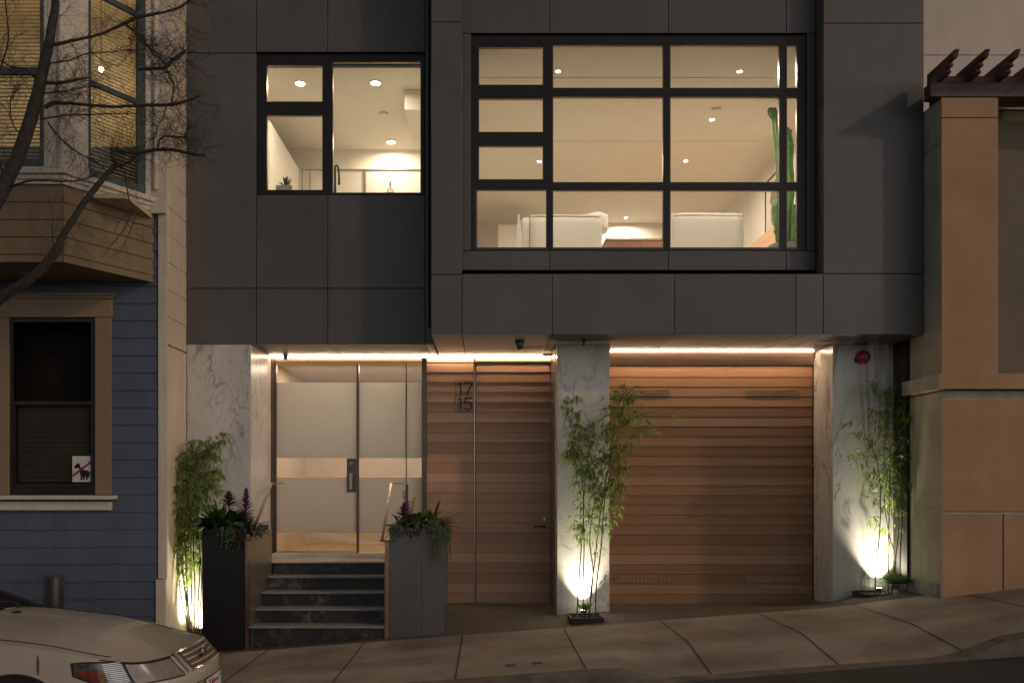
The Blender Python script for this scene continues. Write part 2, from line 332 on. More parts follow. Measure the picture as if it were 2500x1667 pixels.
m=MB(); m.box(X(1157.3,YW),X(1160.3,YW),YW-.006,YW+.03,.30,Z(872,YW)); m.box(X(1344.6,YW),X(1347,YW),YW-.01,YW+.03,.30,Z(872,YW))
m.box(X(1161,YW),X(1344,YW),YW-.004,YW+.03,Z(1474,YW),Z(1471,YW)); m.box(X(1161,YW),X(1344,YW),YW-.004,YW+.028,Z(885.5,YW),Z(882.5,YW)); m.build('door_trim',M_steel,H)
m=MB(); m.pbox(1304,1332,1282,1286,YW-.06,YW-.045); m.pbox(1327,1331,1281,1288,YW-.05,YW+.002); m.build('lever_handle',M_frame,door)
m=MB(); m.cyl((X(1329,YW),YW-.02,Z(1266,YW)),.022,.03,20,axis='y'); m.build('lock',M_steel,door)
# ---- garage door
GP=24.0*YG/F
m=MB(); boards(m,X(1486,YG),X(1984,YG),Z(1473,YG),Z(893.5,YG),GP,.384,YG); gd=m.build('garage_door',M_cedar2,H)
m=MB(); m.box(X(1486,YG),X(1984,YG),YG+.032,YG+.12,.25,SO-.03); m.build('garage_door_backing',M_cback,H)
m=MB(); m.box(X(1486,YG),X(1984,YG),YG-.005,YG+.02,Z(1475,YG)-.03,Z(1473,YG)-.002); m.build('garage_seal',M_dark,gd)
m=MB(); m.quad((X(1485,11.73),11.735,SO-.01),(X(1986,11.73),11.735,SO-.01),(X(1986,YG),YG-.015,Z(892,YG)),(X(1485,YG),YG-.015,Z(892,YG))); m.build('garage_header',mat('brushed copper sheet',(.50,.36,.28),.42,.85,.2,2,stretch=(.3,1,20)),H)
for i in range(14):
    m=MB(); m.cyl((X(1500+i*35,YG),YG-.024,Z(893,YG)),.006,.01,8,axis='y'); m.build('header_screw',M_steel,H)
m=MB(); m.box(X(1984,YG),X(1987,YG),YG-.02,YG+.03,.38,Z(858,YG)); m.build('garage_jamb',M_frame,H)
M_vent=mat('vent bronze',(.36,.235,.15),.5,.2)
for (a,b,c,d) in ((1508,1634,950,965),(1822,1952,950,965),(1502,1633,1406,1419),(1822,1952,1406,1419)):
    m=MB(); y0=YG-.012; m.pbox(a,b,c,c+2,y0,YG-.001); m.pbox(a,b,d-2,d,y0,YG-.001); m.pbox(a,a+2,c+2,d-2,y0,YG-.001); m.pbox(b-2,b,c+2,d-2,y0,YG-.001)
    n=14
    for i in range(1,n): q=a+(b-a)*i/n; m.pbox(q-1.8,q+1.2,c+2,d-2,y0+.003,YG-.001)
    m.pbox(a+2,b-2,(c+d)/2-1,(c+d)/2+1,y0+.001,YG-.001)
    m.build('vent_grille',M_vent,gd)
# ---- glass entrance
LZ=.974; DZ=1.036
ent=MB(); y0=YD-.02; y1=YD+.05
ent.box(X(664,YD),X(671,YD),y0-.03,y1,DZ,SO-.03); ent.box(X(671,YD),X(1031,YD),y0,y1,Z(882,YD),Z(876,YD)); ent.box(X(1031,YD),X(1042,YW),y0-.09,y1,LZ+.002,SO-.036)
ent.build('entrance_frame',M_bronze,H)
m=MB(); m.box(X(660,YD),X(1042,YD),YD-.01,YD+.06,Z(875,YD),SO-.001); m.build('entrance_header',M_steel,H)
m=MB(); m.box(X(990.8,YD),X(993,YD),YD-.012,YD+.01,DZ,Z(883,YD)); m.build('glass_joint',M_frame,H)
dr=MB(); dr.box(X(672,YD),X(675,YD),YD-.012,YD+.03,DZ+.01,Z(883,YD)); dr.box(X(871,YD),X(876.5,YD),YD-.03,YD+.03,DZ+.002,Z(883,YD)); dr.box(X(675,YD),X(871,YD),YD-.012,YD+.03,DZ+.008,DZ+.02)
gdr=dr.build('glass_door',M_bronze,H)
M_frost=bpy.data.materials.new('frosted glass'); M_frost.use_nodes=True
nt=M_frost.node_tree; N=nt.nodes; L=nt.links; bs=N['Principled BSDF']; bs.inputs['Base Color'].default_value=(.62,.60,.56,1); bs.inputs['Roughness'].default_value=.35
tr=N.new('ShaderNodeBsdfTranslucent'); tr.inputs[0].default_value=(.75,.73,.68,1); mx=N.new('ShaderNodeMixShader'); mx.inputs[0].default_value=.5
nz=N.new('ShaderNodeTexNoise'); nz.inputs['Scale'].default_value=1.2; mr=N.new('ShaderNodeMapRange'); mr.inputs[3].default_value=.42; mr.inputs[4].default_value=.55
L.new(nz.outputs['Fac'],mr.inputs[0]); L.new(mr.outputs[0],mx.inputs[0]); L.new(bs.outputs[0],mx.inputs[1]); L.new(tr.outputs[0],mx.inputs[2]); L.new(mx.outputs[0],N['Material Output'].inputs[0])
M_clear=glass('entrance clear glass',(.93,.9,.85),.10)
def pane(px0,px1,py0,py1,Y,mt,name,par):
    m=MB(); m.pbox(px0,px1,py0,py1,Y,Y+.012); return m.build(name,mt,par)
for (a,b) in ((934,1117.6),(1165.4,1300)): pane(676,870.5,a,b,YD,M_frost,'frosted_pane',gdr)
for (a,b) in ((883.5,933.6),(1118,1165),(1300.4,1345)): pane(676,870.5,a,b,YD+.001,M_clear,'clear_pane',gdr)
for (p,q) in ((877,990.5),(993.4,1030.5)):
    for (a,b) in ((934,1117.6),(1165.4,1300)): pane(p,q,a,b,YD,M_frost,'frosted_pane',H)
    for (a,b) in ((883.5,933.6),(1118,1165),(1300.4,1348)): pane(p,q,a,b,YD+.001,M_clear,'clear_pane',H)
m=MB(); m.pbox(846.5,870,1118.5,1201,YD-.03,YD-.004,.003); hp=m.build('door_plate',M_bronze,gdr)
m=MB(); m.cyl((X(858.5,YD),YD-.045,Z(1131,YD)),.018,.02,16,axis='y'); m.build('lock_cylinder',M_steel,gdr)
m=MB(); m.pbox(852,861,1155,1160,YD-.07,YD-.03); m.pbox(853,860,1160,1194,YD-.07,YD-.055); m.build('door_pull',M_steel,gdr)
# hall behind the glass
M_hall=mat('hall plaster',(.66,.56,.44),.8,0,.05)
m=MB(); hx0,hx1,hy0,hy1=X(640,YD),X(1046,YD),YD+.07,15.2
m.quad((hx0,hy1,LZ),(hx1,hy1,LZ),(hx1,hy1,SO),(hx0,hy1,SO)); m.quad((hx0,hy0,LZ),(hx0,hy1,LZ),(hx0,hy1,SO),(hx0,hy0,SO)); m.quad((hx1,hy0,LZ),(hx1,hy1,LZ),(hx1,hy1,SO),(hx1,hy0,SO))
m.quad((hx0,hy0,SO+.0),(hx1,hy0,SO),(hx1,hy1,SO),(hx0,hy1,SO)); m.build('hall_walls',M_hall,H,fix=False)
m=MB(); m.quad((hx0,hy0,LZ),(hx1,hy0,LZ),(hx1,hy1,LZ),(hx0,hy1,LZ)); m.build('hall_floor',mat('hall floor oak',(.45,.32,.2),.4),H,fix=False)
lamp('AREA','hall_lamp',((hx0+hx1)/2,13.4,SO-.03),42,WARM,H,((hx0+hx1)/2,13.4,0),shape='RECTANGLE',size=1.6,size_y=.8)
# ---- stairs (part of the house front) : a thing the reader can point at
ST=thing('entrance_steps','five black marble steps with pale nosings rising to the glass door','steps',(-2.0,10.5,.1))
SX0,SX1=-2.84,-1.225
for i in range(5):
    yf=10.5+.283*i; zt=.298+.169*i
    zb=(-.1 if i==0 else .298+.169*(i-1))
    m=MB(); m.box(SX0+.001,SX1,yf+.028,yf+(.5 if i<4 else .3),zb,zt-.022); m.build('riser',M_black,ST)
    m=MB()
    if i<4: m.box(SX0+.001,SX1+.02,yf,yf+.30,zt-.021,zt,.002); m.build('tread',marble('tread stone',base=(.26,.255,.25),vein=(.42,.42,.42),amt=.4,off=i) if i==0 else MATS['tread stone'],ST)
m=MB(); m.box(X(612,YP)-.18,X(1035,YD),11.63,YD+.07,LZ-.022,LZ,.002); m.box(X(612,YP)+.02,X(1034,YD),YD-.07,YD+.06,LZ+.001,DZ,.002); m.build('landing',marble('landing marble',base=(.6,.56,.5),vein=(.35,.3,.25),sc=2.5,amt=.5,off=9,stretch=(.3,1,1)),ST)
m=MB(); m.box(X(612,YP)-.1,SX0-.04,11.7,YD+.06,0,LZ-.03); m.build('step_core',M_dark,ST); m=MB(); m.box(SX1+.1,X(1035,YD)+.1,11.66,YD+.06,.1,LZ-.03); m.build('step_core',M_dark,ST)
# ------------------------------------------------------------ windows of the modern house
def window(outer,Y,openings,name):
    """frame with rectangular openings: cells = list (x0,x1,y0,y1) px at the frame face"""
    x0,x1,y0,y1=outer; ys=sorted({y0,y1}|{o[2] for o in openings}|{o[3] for o in openings}); xs_=sorted({x0,x1}|{o[0] for o in openings}|{o[1] for o in openings})
    m=MB(); th=.07
    # rows merged: build columns of solid cells, then merge horizontally per row
    for a,b in zip(ys[:-1],ys[1:]):
        run=None
        for c,d in zip(xs_[:-1],xs_[1:]):
            solid=not any(o[0]<=(c+d)/2<=o[1] and o[2]<=(a+b)/2<=o[3] for o in openings)
            if solid: run=(run[0],d) if run else (c,d)
            elif run: m.pbox(run[0],run[1],a,b,Y,Y+th); run=None
        if run: m.pbox(run[0],run[1],a,b,Y,Y+th)
    fr=m.build(name,M_frame,H)
    for o in openings:
        m=MB(); m.pbox(o[0]-.3,o[1]+.3,o[2]-.3,o[3]+.3,Y+.035,Y+.043); m.build('pane',M_glass,fr)
        m=MB(); y=Y+.012; w=2.2
        m.pbox(o[0],o[1],o[2],o[2]+w,y,y+.05); m.pbox(o[0],o[1],o[3]-w*.6,o[3],y,y+.05); m.pbox(o[0],o[0]+w*.8,o[2]+w,o[3]-w*.6,y,y+.05); m.pbox(o[1]-w*.8,o[1],o[2]+w,o[3]-w*.6,y,y+.05)
        m.build('glazing_bead',M_bronze,fr)
    return fr
kw=window((624.5,1036,127,476),YP+.045,[(650,788.5,158,249.5),(650,788.5,280,465),(811,1028,150,471.5)],'kitchen_window')
rows=[(109,216),(235,446),(463,607.5)]
op=[(1168,1327,114,208.5),(1168,1327,239,323.5),(1168,1327,355,439),(1161,1335,462,607.5)]
for (a,b) in ((1349,1620.5),(1635.5,1904),(1920,1947)):
    for (c,d) in rows: op.append((a,b,c,d))
lw=window((1150,1967,83,612.5),YS+.04,op,'living_room_window')
# rooms: shells with inward faces
M_floor2=mat('room floor oak',(.50,.43,.33),.5)
def room(x0,x1,y0,y1,z0,z1,name,mw,mf,mc,front=None):
    m=MB()
    for (a,b,c,d) in (((x0,y1,z0),(x1,y1,z0),(x1,y1,z1),(x0,y1,z1)),((x0,y0,z0),(x0,y1,z0),(x0,y1,z1),(x0,y0,z1)),((x1,y0,z0),(x1,y1,z0),(x1,y1,z1),(x1,y0,z1))): m.quad(a,b,c,d)
    if front:
        u0,u1,v0,v1=front
        m.quad((x0,y0,z0),(x1,y0,z0),(x1,y0,v0),(x0,y0,v0)); m.quad((x0,y0,v1),(x1,y0,v1),(x1,y0,z1),(x0,y0,z1)); m.quad((x0,y0,v0),(u0,y0,v0),(u0,y0,v1),(x0,y0,v1)); m.quad((u1,y0,v0),(x1,y0,v0),(x1,y0,v1),(u1,y0,v1))
    m.build(name+'_walls',mw,H,fix=False)
    m=MB(); m.quad((x0,y0,z0),(x1,y0,z0),(x1,y1,z0),(x0,y1,z0)); m.build(name+'_floor',mf,H,fix=False)
    m=MB(); m.quad((x0,y0,z1),(x1,y0,z1),(x1,y1,z1),(x0,y1,z1)); m.build(name+'_ceiling',mc,H,fix=False)
KX0,KX1=-3.45,-.78; KY0=YP+.17
room(KX0,KX1,KY0,14.4,4.6,CE,'kitchen',M_white,M_floor2,M_ceil,(X(640,KY0)-.05,X(1030,KY0)+.05,Z(470,KY0)-.1,Z(150,KY0)+.05))
LY0=YS+.31
room(-.62,4.775,LY0,18.47,4.82,CE,'living_room',M_white,M_floor2,M_ceil,(X(1160,LY0)-.03,X(1960,LY0)+.02,Z(608,LY0)-.06,Z(98,LY0)+.02))
# stepped ceiling bands of the living room
m=MB()
for py,d in ((190,.006),(345,.006)):
    y=(CE-CZ)*F/(VY-py)/1.0; m.box(-.6,4.76,y,y+.35,CE-d,CE-.001)
m.build('ceiling_band',M_ceil,H)
# kitchen run
m=MB(); m.box(KX0+.002,-3.06,12.4,14.39,4.602,CE-.35,.003); m.box(KX0+.002,-3.0,KY0+.02,12.38,4.602,5.55); m.build('tall_cupboard',M_white,H)
m=MB()
for px in (738,757,818,889,893): m.box(X(px,14.3)-.004,X(px,14.3)+.004,14.283,14.3,4.7,Z(415,14.3)-.005)
m.box(X(735,14.3),X(1030,14.3),14.283,14.3,Z(415,14.3)-.004,Z(415,14.3)+.004); m.build('cupboard_gap',mat('shadow gap paint',(.25,.22,.18),.8),H)
m=MB(); m.box(KX0+.1,KX1-.01,14.301,14.398,4.61,Z(415,14.3)+.02); m.build('wall_cupboard',M_white,H)
m=MB(); m.box(X(640,KY0),X(1036,KY0),KY0+.03,KY0+.6,5.50,5.56,.004); m.build('worktop',mat('worktop stone',(.6,.58,.54),.3),H)
m=MB(); zz=Z(190,12.2); m.box(X(988,12.2),KX1-.003,12.2,13.6,CE-.28,CE-.004,.004); m.build('ceiling_box',M_white,H)
m=MB(); m.cyl((X(640,YP+.1)+.02,YP+.2,Z(160,YP+.2)),.035,X(1030,YP)-X(640,YP),14,axis='x'); m.build('roller_blind',mat('blind fabric',(.3,.3,.28),.8),H)
# downlights: lens + lamp each
def downlight(px,py,r,power,lab,grp,nm,colr=WARM):
    Y=(CE-CZ)*F/(VY-py); x=X(px,Y)
    t=thing('ceiling_downlight',lab,'ceiling light',(x,Y,CE-.003),grp)
    m=MB(); m.cyl((x,Y,CE-.012),r*.85,.008,24); m.build('lens',BULB,t)
    m=MB(); n=28
    vs=[];
    for k,(rr,z) in enumerate(((r*.86,CE-.013),(r*1.15,CE-.011),(r*1.15,CE-.002),(r*.86,CE-.002))):
        for i in range(n): a=2*math.pi*i/n; vs.append((x+rr*math.cos(a),Y+rr*math.sin(a),z))
    m.add(vs,[(k*n+i,k*n+(i+1)%n,((k+1)%4)*n+(i+1)%n,((k+1)%4)*n+i) for k in range(4) for i in range(n)]); m.build('trim_ring',M_white,t)
    lamp('AREA','bulb',(x,Y,CE-.02),power,colr,t,(x,Y,0),shape='DISK',size=r*1.6,spread=math.radians(170))
for px,py,l in ((733,203,'round downlight glowing above the small upper kitchen pane'),(917,202,'round downlight near the top centre of the tall kitchen pane'),(955,346,'round downlight deeper in the kitchen, near the back wall')):
    downlight(px,py,.075,19,l,'downlights in the kitchen ceiling',0,(1,.80,.58))
for px,py,l in ((1362,173,'small downlight beside the thick mullion in the top row of panes'),(1806,173,'small downlight in the top right big pane'),(1738,291,'small downlight below the smoke detector in the living room'),
                (1317,393,'small downlight seen through the lowest narrow vent pane'),(1674,392,'small downlight beside the middle mullion in the big right pane'),(1528,530,'small downlight low over the gap between the two sofas')):
    downlight(px,py,.038,40,l,'downlights in the living room ceiling',0,(1,.84,.66))
m=MB(); Y=(CE-CZ)*F/(VY-277); m.lathe((X(937,Y),Y,CE),[(.07,-.002),(.07,-.02),(.05,-.035),(.0,-.036)]); tag(m.build('smoke_detector',M_white,origin=(X(937,Y),Y,CE)),'white round smoke detector on the kitchen ceiling','smoke detector')
Y=(CE-CZ)*F/(VY-266); m=MB(); m.lathe((X(1749,Y),Y,CE),[(.07,-.002),(.07,-.02),(.05,-.035),(.0,-.036)]); tag(m.build('smoke_detector',M_white,origin=(X(1749,Y),Y,CE)),'white round smoke detector on the living room ceiling','smoke detector')
# sofas
M_sofa=mat('sofa linen',(.70,.66,.60),.9,0,.06,40,bump=.25,bscale=400)
M_cush=mat('cushion linen',(.80,.76,.70),.9,0,.05,30,bump=.25,bscale=300)
def soft(m,x0,x1,y0,y1,z0,z1,r,amp=.012,seed=0):
    bm=bmesh.new(); bmesh.ops.create_cube(bm,size=1); bmesh.ops.subdivide_edges(bm,edges=bm.edges[:],cuts=7,use_grid_fill=True)
    for v in bm.verts:
        c=v.co*2; q=Vector((c.x,c.y,c.z)); sx,sy,sz=(x1-x0)/2,(y1-y0)/2,(z1-z0)/2
        p=Vector((q.x*sx,q.y*sy,q.z*sz)); inn=Vector((max(-sx+r,min(sx-r,p.x)),max(-sy+r,min(sy-r,p.y)),max(-sz+r,min(sz-r,p.z))))
        d=p-inn
        if d.length>r: p=inn+d.normalized()*r
        n=noise.noise((p+Vector((seed,seed*2,0)))*4.5); p+= (d.normalized() if d.length>0 else Vector())*n*amp*2
        v.co=p+Vector(((x0+x1)/2,(y0+y1)/2,(z0+z1)/2))
    vs=[v.co.copy() for v in bm.verts]; fs=[[v.index for v in f.verts] for f in bm.faces]; bm.free(); m.smooth=True; m.add(vs,fs); m.smooth=False; return m
sy=12.75
s1=thing('sofa','white linen sofa seen from behind in the window, puffy cushion on its back','sofa',(X(1385,sy),sy+.4,4.82))
m=MB(); soft(m,X(1294,sy),X(1470,sy),sy,sy+.22,4.86,Z(523,sy),.03,.002); m.build('backrest',M_sofa,s1)
m=MB(); soft(m,X(1272,sy),X(1297,sy),sy+.05,sy+.9,4.86,Z(524,sy),.055,.01,3); m.build('armrest',M_sofa,s1)
m=MB(); soft(m,X(1294,sy),X(1480,sy),sy+.24,sy+1.0,4.85,5.3,.05,.004); m.build('seat',M_sofa,s1)
m=MB(); m.tube([(X(1295,sy),sy-.004,Z(524,sy)-.012),(X(1469,sy),sy-.004,Z(524,sy)-.012)],.006,6); m.build('piping',M_cush,s1)
m=MB(); soft(m,X(1310,sy),X(1487,sy+.1),sy+.16,sy+.42,Z(555,sy),Z(511,sy),.075,.035,5); tag(m.build('cushion',M_cush,origin=(X(1400,sy),sy+.3,5.3)),'plump white cushion slumped along the top of the left sofa','cushion')
m=MB(); m.smooth=True; r=[]
for j in range(9):
    t=j/8; z=Z(525,sy)-t*1.0; w0=X(1268,sy)-.02-t*.07-.03*t*t; w1=X(1268,sy)+.01+t*.12
    r.append([(w0+(w1-w0)*i/8, sy-.03+.012*math.sin(i*2.1+t), z) for i in range(9)])
vs=[p for q in r for p in q]; m.add(vs,[(j*9+i,j*9+i+1,(j+1)*9+i+1,(j+1)*9+i) for j in range(8) for i in range(8)]); m.add([(x,y+.02,z) for x,y,z in vs],[(j*9+i,j*9+i+1,(j+1)*9+i+1,(j+1)*9+i) for j in range(8) for i in range(8)])
tag(m.build('throw_blanket',M_cush,origin=(X(1268,sy),sy,5.2)),'cream throw blanket hanging over the left arm of the sofa','blanket')
s2=thing('sofa','white linen armchair seen from behind beside the bare plaster wall','armchair',(X(1730,sy),sy+.4,4.82))
m=MB(); soft(m,X(1641,sy),X(1817,sy),sy,sy+.22,4.86,Z(519,sy),.035,.002); m.build('backrest',M_sofa,s2)
m=MB(); soft(m,X(1645,sy),X(1822,sy),sy+.24,sy+.95,4.85,5.3,.05,.004); m.build('seat',M_sofa,s2)
m=MB(); soft(m,X(1670,sy),X(1740,sy),sy+.22,sy+.36,Z(560,sy),Z(515,sy),.05,.01,2); m.build('back_cushion',M_cush,s2)
m=MB(); m.tube([(X(1643,sy),sy-.004,Z(521,sy)-.01),(X(1815,sy),sy-.004,Z(521,sy)-.01)],.006,6); m.build('piping',M_cush,s2)
# living room back furniture
M_oak=mat('oak veneer',(.55,.33,.16),.45,0,.15,3,stretch=(1,.2,6))
t=thing('wooden_sideboard','reddish wooden sideboard between the two sofas','sideboard',(2.0,17.4,4.5))
m=MB(); yy=15.0; m.box(X(1480,yy),X(1632,yy),yy,yy+.6,4.83,Z(588,yy),.01); m.build('cabinet_body',mat('walnut',(.28,.13,.07),.5),t)
m=MB(); m.box(X(1478,yy),X(1634,yy),yy-.02,yy+.62,Z(588,yy)+.001,Z(584,yy)+.01,.005); m.build('sideboard_top',mat('walnut pale',(.36,.2,.12),.5),t)
m=MB(); m.box(X(1216,17.2),X(1290,17.2),17.2,17.8,4.825,Z(548,17.2),.01); tag(m.build('tall_cabinet',M_white,origin=(X(1250,17.2),17.2,4.5)),'plain white tall cabinet behind the left sofa','cabinet')
t=thing('long_shelf','long oak shelf unit running along the right wall behind the cactus','shelf',(4.55,13.4,4.5))
m=MB(); m.box(4.40,4.77,12.95,17.5,5.93,5.97,.004); m.box(4.40,4.44,12.95,17.5,5.5,5.928,.004); m.build('shelf_board',M_oak,t)
m=MB(); m.box(4.45,4.76,13.0,13.04,4.825,5.925); m.build('shelf_support',M_oak,t)
m=MB(); m.box(4.45,4.76,16.8,16.84,4.825,5.925); m.build('shelf_support',M_oak,t)
# picture leaning on the right wall
t=thing('framed_picture','large picture in a thin black frame with a grey torn shape on cream','picture',(4.74,14.6,6.0))
Y0,Y1=14.2,15.0; z0,z1=5.98,7.10
m=MB(); x=4.72
m.box(x,x+.03,Y0,Y0+.025,z0,z1); m.box(x,x+.03,Y1-.025,Y1,z0,z1); m.box(x,x+.03,Y0+.025,Y1-.025,z1-.025,z1); m.box(x,x+.03,Y0+.025,Y1-.025,z0,z0+.025); m.build('picture_frame',M_frame,t)
m=MB(); m.box(x+.012,x+.025,Y0+.026,Y1-.026,z0+.026,z1-.026); m.build('picture_sheet',mat('picture paper',(.6,.54,.45),.8),t)
m=MB(); rr=random.Random(3); pl=[]
for i in range(14): pl.append((14.45+rr.uniform(-.03,.03)-.02*i/14,z1-.12-.06*i))
for i in range(13,-1,-1): pl.append((14.74+rr.uniform(-.05,.05)-.15*(i/14)**2,z1-.12-.06*i))
m.prism([(a,max(z0+.05,b)) for a,b in pl],'x',x+.008,x+.0118); m.build('grey_shape',mat('picture grey',(.2,.17,.16),.9),t)
# cactus
M_cact=mat('cactus skin',(.085,.19,.035),.5,0,.35,14,spec=.3)
cy=12.6; t=thing('tall_cactus','tall green column cactus with several arms at the right edge of the window','cactus',(X(1912,cy),cy,4.82))
def ribbed(m,pts,rad,n=20):
    k=len(pts); pts=[Vector(p) for p in pts]; vs=[]
    for i,p in enumerate(pts):
        tt=(pts[min(i+1,k-1)]-pts[max(i-1,0)]).normalized(); a=tt.cross(Vector((0,1,0.1))).normalized(); b=tt.cross(a)
        for j in range(n):
            w=2*math.pi*j/n; r=rad[i]*(1.0+.28*math.cos(5*w))*(1+.035*math.sin(i*2.7+j)); vs.append(p+a*(math.cos(w)*r)+b*(math.sin(w)*r))
    m.smooth=True; m.add(vs,[(i*n+j,i*n+(j+1)%n,(i+1)*n+(j+1)%n,(i+1)*n+j) for i in range(k-1) for j in range(n)]+[tuple(range(n-1,-1,-1)),tuple(range((k-1)*n,k*n))]); m.smooth=False
def dens(pts,k=6):
    out=[]; P=[Vector(p) for p in pts]
    for i in range(len(P)-1):
        p0=P[max(i-1,0)];p1=P[i];p2=P[i+1];p3=P[min(i+2,len(P)-1)]
        for j in range(k):
            u=j/k; out.append(.5*((2*p1)+(p2-p0)*u+(2*p0-5*p1+4*p2-p3)*u*u+(-p0+3*p1-3*p2+p3)*u**3))
    out.append(P[-1]); return out
def densr(r,k=6):
    out=[]
    for i in range(len(r)-1):
        for j in range(k): out.append(r[i]+(r[i+1]-r[i])*j/k)
    return out+[r[-1]]
def cact(lst,nm='stem'):
    for pts,rad in lst:
        m=MB(); ribbed(m,dens([at(a,b,cy+c) for a,b,c in pts]),[q*cy/F for q in densr(rad)]); m.build(nm,M_cact,t)
cact([([(1908,640,.02),(1905,560,0),(1903,430,-.02),(1900,370,0),(1896,320,0),(1893,285,0),(1890,272,0)],[7,7,6.5,7.5,9,8,5]),
      ([(1922,640,.05),(1923,590,.03),(1926,520,.0),(1929,460,0),(1926,400,0),(1927,360,0),(1923,325,0),(1921,312,0)],[9,10,8,9,8,9,6,3]),
      ([(1911,600,.0),(1903,590,-.05),(1899,570,-.06),(1891,562,-.06)],[3,5,6,4]),
      ([(1900,600,0),(1897,560,-.08),(1897,530,-.08),(1896,505,-.08),(1897,488,-.08)],[4,5,8,9,4]),
      ([(1926,600,0),(1936,588,-.06),(1939,560,-.06),(1940,530,-.06),(1938,500,-.06)],[4,5,6,8,4]),
      ([(1925,610,0),(1940,598,-.05),(1944,580,-.05)],[3,4,3])],'arm')
cact([([(1893,290,0),(1886,284,-.02),(1882,272,-.03),(1882,264,-.03)],[4,6,7,4]),([(1896,283,0),(1891,270,0),(1892,264,0)],[3,4,3]),([(1928,372,0),(1934,364,0),(1934,352,0)],[2,3,1.5]),([(1926,330,0),(1930,322,0),(1930,317,0)],[2,3,1.5])],'offset')
m=MB(); m.lathe((X(1912,cy),cy,4.825),[(.12,0),(.17,.05),(.2,.4),(.21,.57),(.19,.58),(.18,.55),(0,.54)]); m.build('pot',mat('grey pot',(.2,.2,.19),.6),t)
# kitchen bits
ky=YP+.42; kz=5.562
t=thing('potted_succulent','spiky green plant in a low white box on the kitchen sill','pot plant',(X(697,ky),ky,kz+.1))
m=MB(); zt=Z(456,ky); m.box(X(676,ky),X(716,ky),ky-.07,ky+.07,kz,zt,.006); m.build('planter_box',mat('white planter',(.6,.6,.57),.5),t)
def leafblade(m,base,d,up,L,w,droop=.0,seg=5,fold=.25):
    d=Vector(d).normalized(); side=d.cross(Vector((0,0,1))); 
    if side.length<.05: side=Vector((1,0,0))
    side.normalize(); nrm=side.cross(d)
    vs=[]
    for i in range(seg+1):
        u=i/seg; c=Vector(base)+d*(L*u)+nrm*0+Vector((0,0,-droop*L*u*u)); ww=w*math.sin(math.pi*min(.98,(u*.85+.12)))
        vs+= [c-side*ww/2+nrm*ww*fold,c,c+side*ww/2+nrm*ww*fold]
    fs=[]
    for i in range(seg): a=i*3; fs+=[(a,a+1,a+4,a+3),(a+1,a+2,a+5,a+4)]
    m.add(vs,fs)
m=MB(); m.smooth=True; rr=random.Random(5)
for i in range(60):
    a=rr.uniform(0,6.28); e=rr.uniform(.5,1.5); leafblade(m,(X(697,ky),ky,zt-.01),(math.cos(a)*math.cos(e),math.sin(a)*math.cos(e),math.sin(e)),0,rr.uniform(.08,.16),.02)
m.build('leaves',mat('succulent green',(.05,.13,.05),.5,0,.3),t,fix=False)
t=thing('kitchen_tap','tall dark gooseneck kitchen tap behind the sill','tap',(X(818,ky),ky,kz))
m=MB(); m.smooth=True; px=[(818,475),(818,452),(818,420),(818,408),(821,404),(825,408),(827,420),(828,451)]; m.tube(dens([at(a,b,ky) for a,b in px],4),densr([.022,.014,.013,.012,.012,.012,.012,.016],4),10); m.build('spout',M_frame,t)
m=MB(); m.lathe((X(818,ky),ky,kz-.002),[(.03,0),(.03,.02),(.024,.1),(.014,.14)]); m.build('tap_base',M_frame,t)
by=12.9; bz=Z(473,by)
t=thing('spray_bottle','clear glass bottle with a pump top on the kitchen counter','bottle',(X(953,by),by,bz-.05))
m=MB(); m.lathe((X(953,by),by,bz-.12),[(.06,0),(.065,.1),(.05,.17),(.015,.21),(.012,.23)],20); m.build('bottle_glass',glass('bottle',(.85,.83,.78),.15),t)
m=MB(); m.lathe((X(953,by),by,bz+.111),[(.016,0),(.016,.05),(.012,.055),(.012,.07)]); m.build('pump',M_steel,t)
m=MB(); m.box(X(900,by),KX1-.01,by-.25,by+.6,4.62,bz-.121,.01); m.build('kitchen_island',M_white,H)
# number sign
t=thing('house_number_sign','clear square plaque reading 17 over 15 on the cedar wall','house number',(X(1133,YW),YW-.02,Z(1003,YW)))
m=MB(); m.pbox(1111,1156,928,1004,YW-.03,YW-.022); m.build('acrylic_plate',glass('acrylic',(.97,.95,.93),.0),t)
m=MB(); yy=YW-.031; m.pbox(1111,1112.2,928,1004,yy-.004,yy); m.pbox(1112.2,1156,928,929.5,yy-.004,yy); m.pbox(1112.2,1156,1002.5,1004,yy-.004,yy); m.build('plate_edge',M_bronze,t)
M_num=mat('number metal',(.06,.045,.04),.4,.4)
def stroke(m,pts,w,Y,d=.012):
    pts=[(X(a,Y),Z(b,Y)) for a,b in pts]; w=w*Y/F/2
    for k in range(len(pts)-1):
        a=Vector((pts[k][0],0,pts[k][1])); b=Vector((pts[k+1][0],0,pts[k+1][1])); dd=(b-a); 
        if dd.length<1e-6: continue
        dd.normalize(); n=Vector((-dd.z,0,dd.x))*w; e=dd*w*.4
        q=[a-e-n,b+e-n,b+e+n,a-e+n]; m.prism([(p.x,p.z) for p in q],'y',Y-d-.0003*k,Y)
m=MB(); y=YW-.033
for off in (0,37): stroke(m,[(1119,938+off),(1125,934+off),(1125,964+off)],3.4,y)
stroke(m,[(1134,934),(1153,934),(1151,941),(1145,951),(1140,964)],3.4,y)
stroke(m,[(1151,971),(1137,971),(1135,983),(1143,981),(1150,984),(1152,991),(1149,998),(1141,1001),(1134,997)],3.4,y)
m.build('digits',M_num,t)
